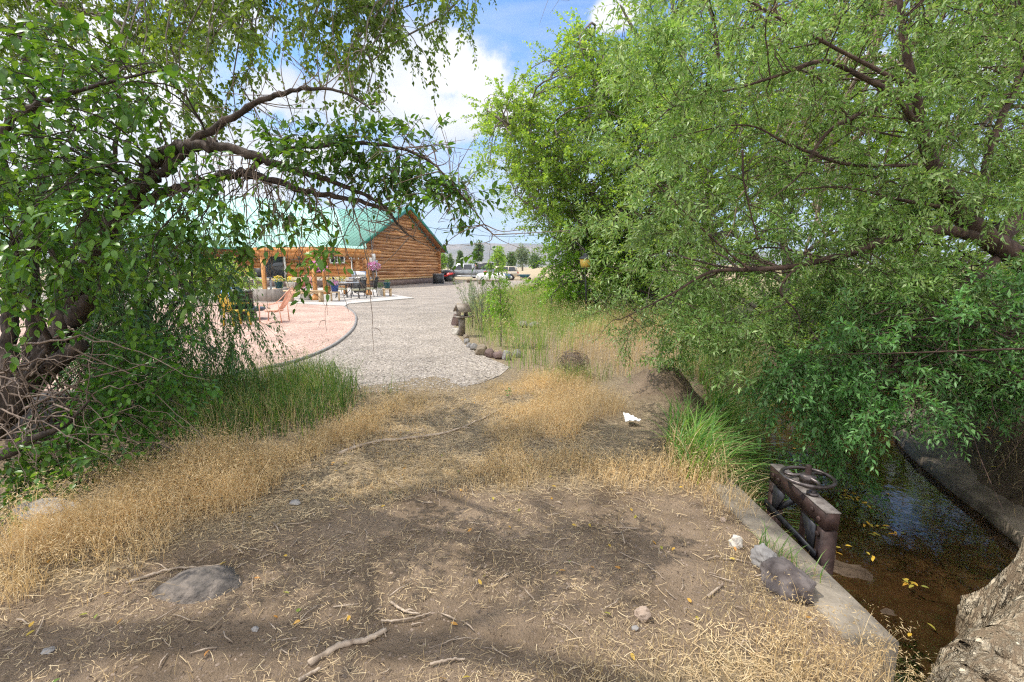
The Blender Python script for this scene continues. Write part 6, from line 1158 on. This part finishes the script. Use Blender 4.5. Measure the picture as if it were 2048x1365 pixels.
tag(g.build('twig_litter', M['bark_stick']), 'small broken twigs strewn over the dirt', kind='stuff')
def pebbles(name, xy, r0, r1, mat, label, zoff=0):
    n = len(xy); r = r0 + (r1 - r0) * q.random(n) ** 3; o = np.array([(1, 0, 0), (-1, 0, 0), (0, 1, 0), (0, -1, 0), (0, 0, 1), (.7, .7, .1), (-.7, .7, .3), (-.6, -.7, .2), (.7, -.6, .3)], float)[:5]; fa = [(0, 2, 4), (2, 1, 4), (1, 3, 4), (3, 0, 4)]
    a = q.uniform(0, 6.28, n); c, s = np.cos(a), np.sin(a); V = o[None] * (1 + q.normal(0, .25, (n, 5, 1))) * r[:, None, None] * np.array([1, .8, .62]); V = np.stack([V[..., 0] * c[:, None] - V[..., 1] * s[:, None], V[..., 0] * s[:, None] + V[..., 1] * c[:, None], V[..., 2]], -1) + np.column_stack([xy, H(xy[:, 0], xy[:, 1]) + zoff])[:, None, :]
    g = G(); g.add_many(V, fa); return tag(g.build(name, mat), label, kind='stuff')
pebbles('pebbles', scatter(DIRT, 12000, q), .0012, .010, pm('pebble', (.10, .074, .055), (.25, .19, .145), 3, .9, island=.3, world=True), 'small pebbles and clods in the dirt')
near_drive = gpoly([(640, 782), (800, 790), (905, 782), (1000, 755), (1020, 735), (950, 705), (910, 670), (912, 640), (700, 640), (668, 695), (600, 730)]); xy = scatter(near_drive, 30000, q, .1); pebbles('gravel_stones', xy[~inpoly(CIRC_POLY, xy[:, 0], xy[:, 1])], .004, .016, pm('gravel_stone', (.20, .175, .155), (.48, .43, .385), 14, .9, island=.35, world=True), 'loose grey gravel on the drive', .004)
# fallen leaves on the dirt, on the mud and on the water
g = G(); c = scatter(area, 170, q); n = len(c); leaves(g, np.column_stack([c, H(c[:, 0], c[:, 1]) + .014]), q.normal(size=(n, 3)) * (1, 1, .15), q.normal(0, .4, (n, 3)) + (0, 0, 1), .035, .018, T_BROAD); tag(g.build('fallen_leaves', leafmat('fallen_leaf', (.10, .22, .04), (.62, .36, .05), (.40, .18, .05), .6, .2, (1, 1, 1))), 'scattered fallen leaves on the dry ground', kind='stuff')
g = G(); P = []
for px, py, n, s in ((1700, 995, 16, .10), (1780, 1060, 5, .05), (1830, 1170, 9, .04), (1740, 1060, 8, .08), (1930, 1210, 1, .01), (1815, 1275, 1, .01), (1735, 970, 5, .05), (1600, 900, 6, .08), (1930, 940, 9, .14), (2010, 990, 6, .08), (1690, 1100, 5, .06), (1860, 1250, 1, .01), (1740, 1110, 3, .03)):
    c = gp(px, py, WATER_Z)[:2]; P.append(c + q.normal(0, s, (n, 2)))
P = np.vstack(P); n = len(P); leaves(g, np.column_stack([P, np.maximum(H(P[:, 0], P[:, 1]), WATER_Z) + .006]), q.normal(size=(n, 3)) * (1, 1, .05), q.normal(0, .15, (n, 3)) + (0, 0, 1), .06, .024, T_BROAD); tag(g.build('floating_leaves', leafmat('yellow_leaf', (.48, .25, .03), (.58, .38, .05), (.20, .24, .05), .5, .15, (1, 1, 1))), 'yellow leaves lying on the ditch water and mud', kind='stuff')

# ---------------------------------------------------------------- haze
me = bpy.data.meshes.new('haze'); hz = bpy.data.objects.new('haze', me); C.objects.link(hz)
V = [(x, y, z) for z in (-16, 260) for y in (-4200, 4300) for x in (-4200, 4200)]; me.from_pydata(V, [], [(0, 2, 3, 1), (4, 5, 7, 6), (0, 1, 5, 4), (1, 3, 7, 5), (3, 2, 6, 7), (2, 0, 4, 6)])
m = bpy.data.materials.new('haze'); m.use_nodes = True; nt = m.node_tree; nt.nodes.remove(nt.nodes['Principled BSDF']); v = nt.nodes.new('ShaderNodeVolumePrincipled'); v.inputs['Color'].default_value = (.66, .80, 1.0, 1); v.inputs['Density'].default_value = .00017; v.inputs['Anisotropy'].default_value = .2; nt.links.new(v.outputs[0], nt.nodes['Material Output'].inputs['Volume']); me.materials.append(m); tag(hz, 'thin pale haze in the distance', kind='stuff')
try: m.volume_intersection_method = 'FAST'
except Exception: pass
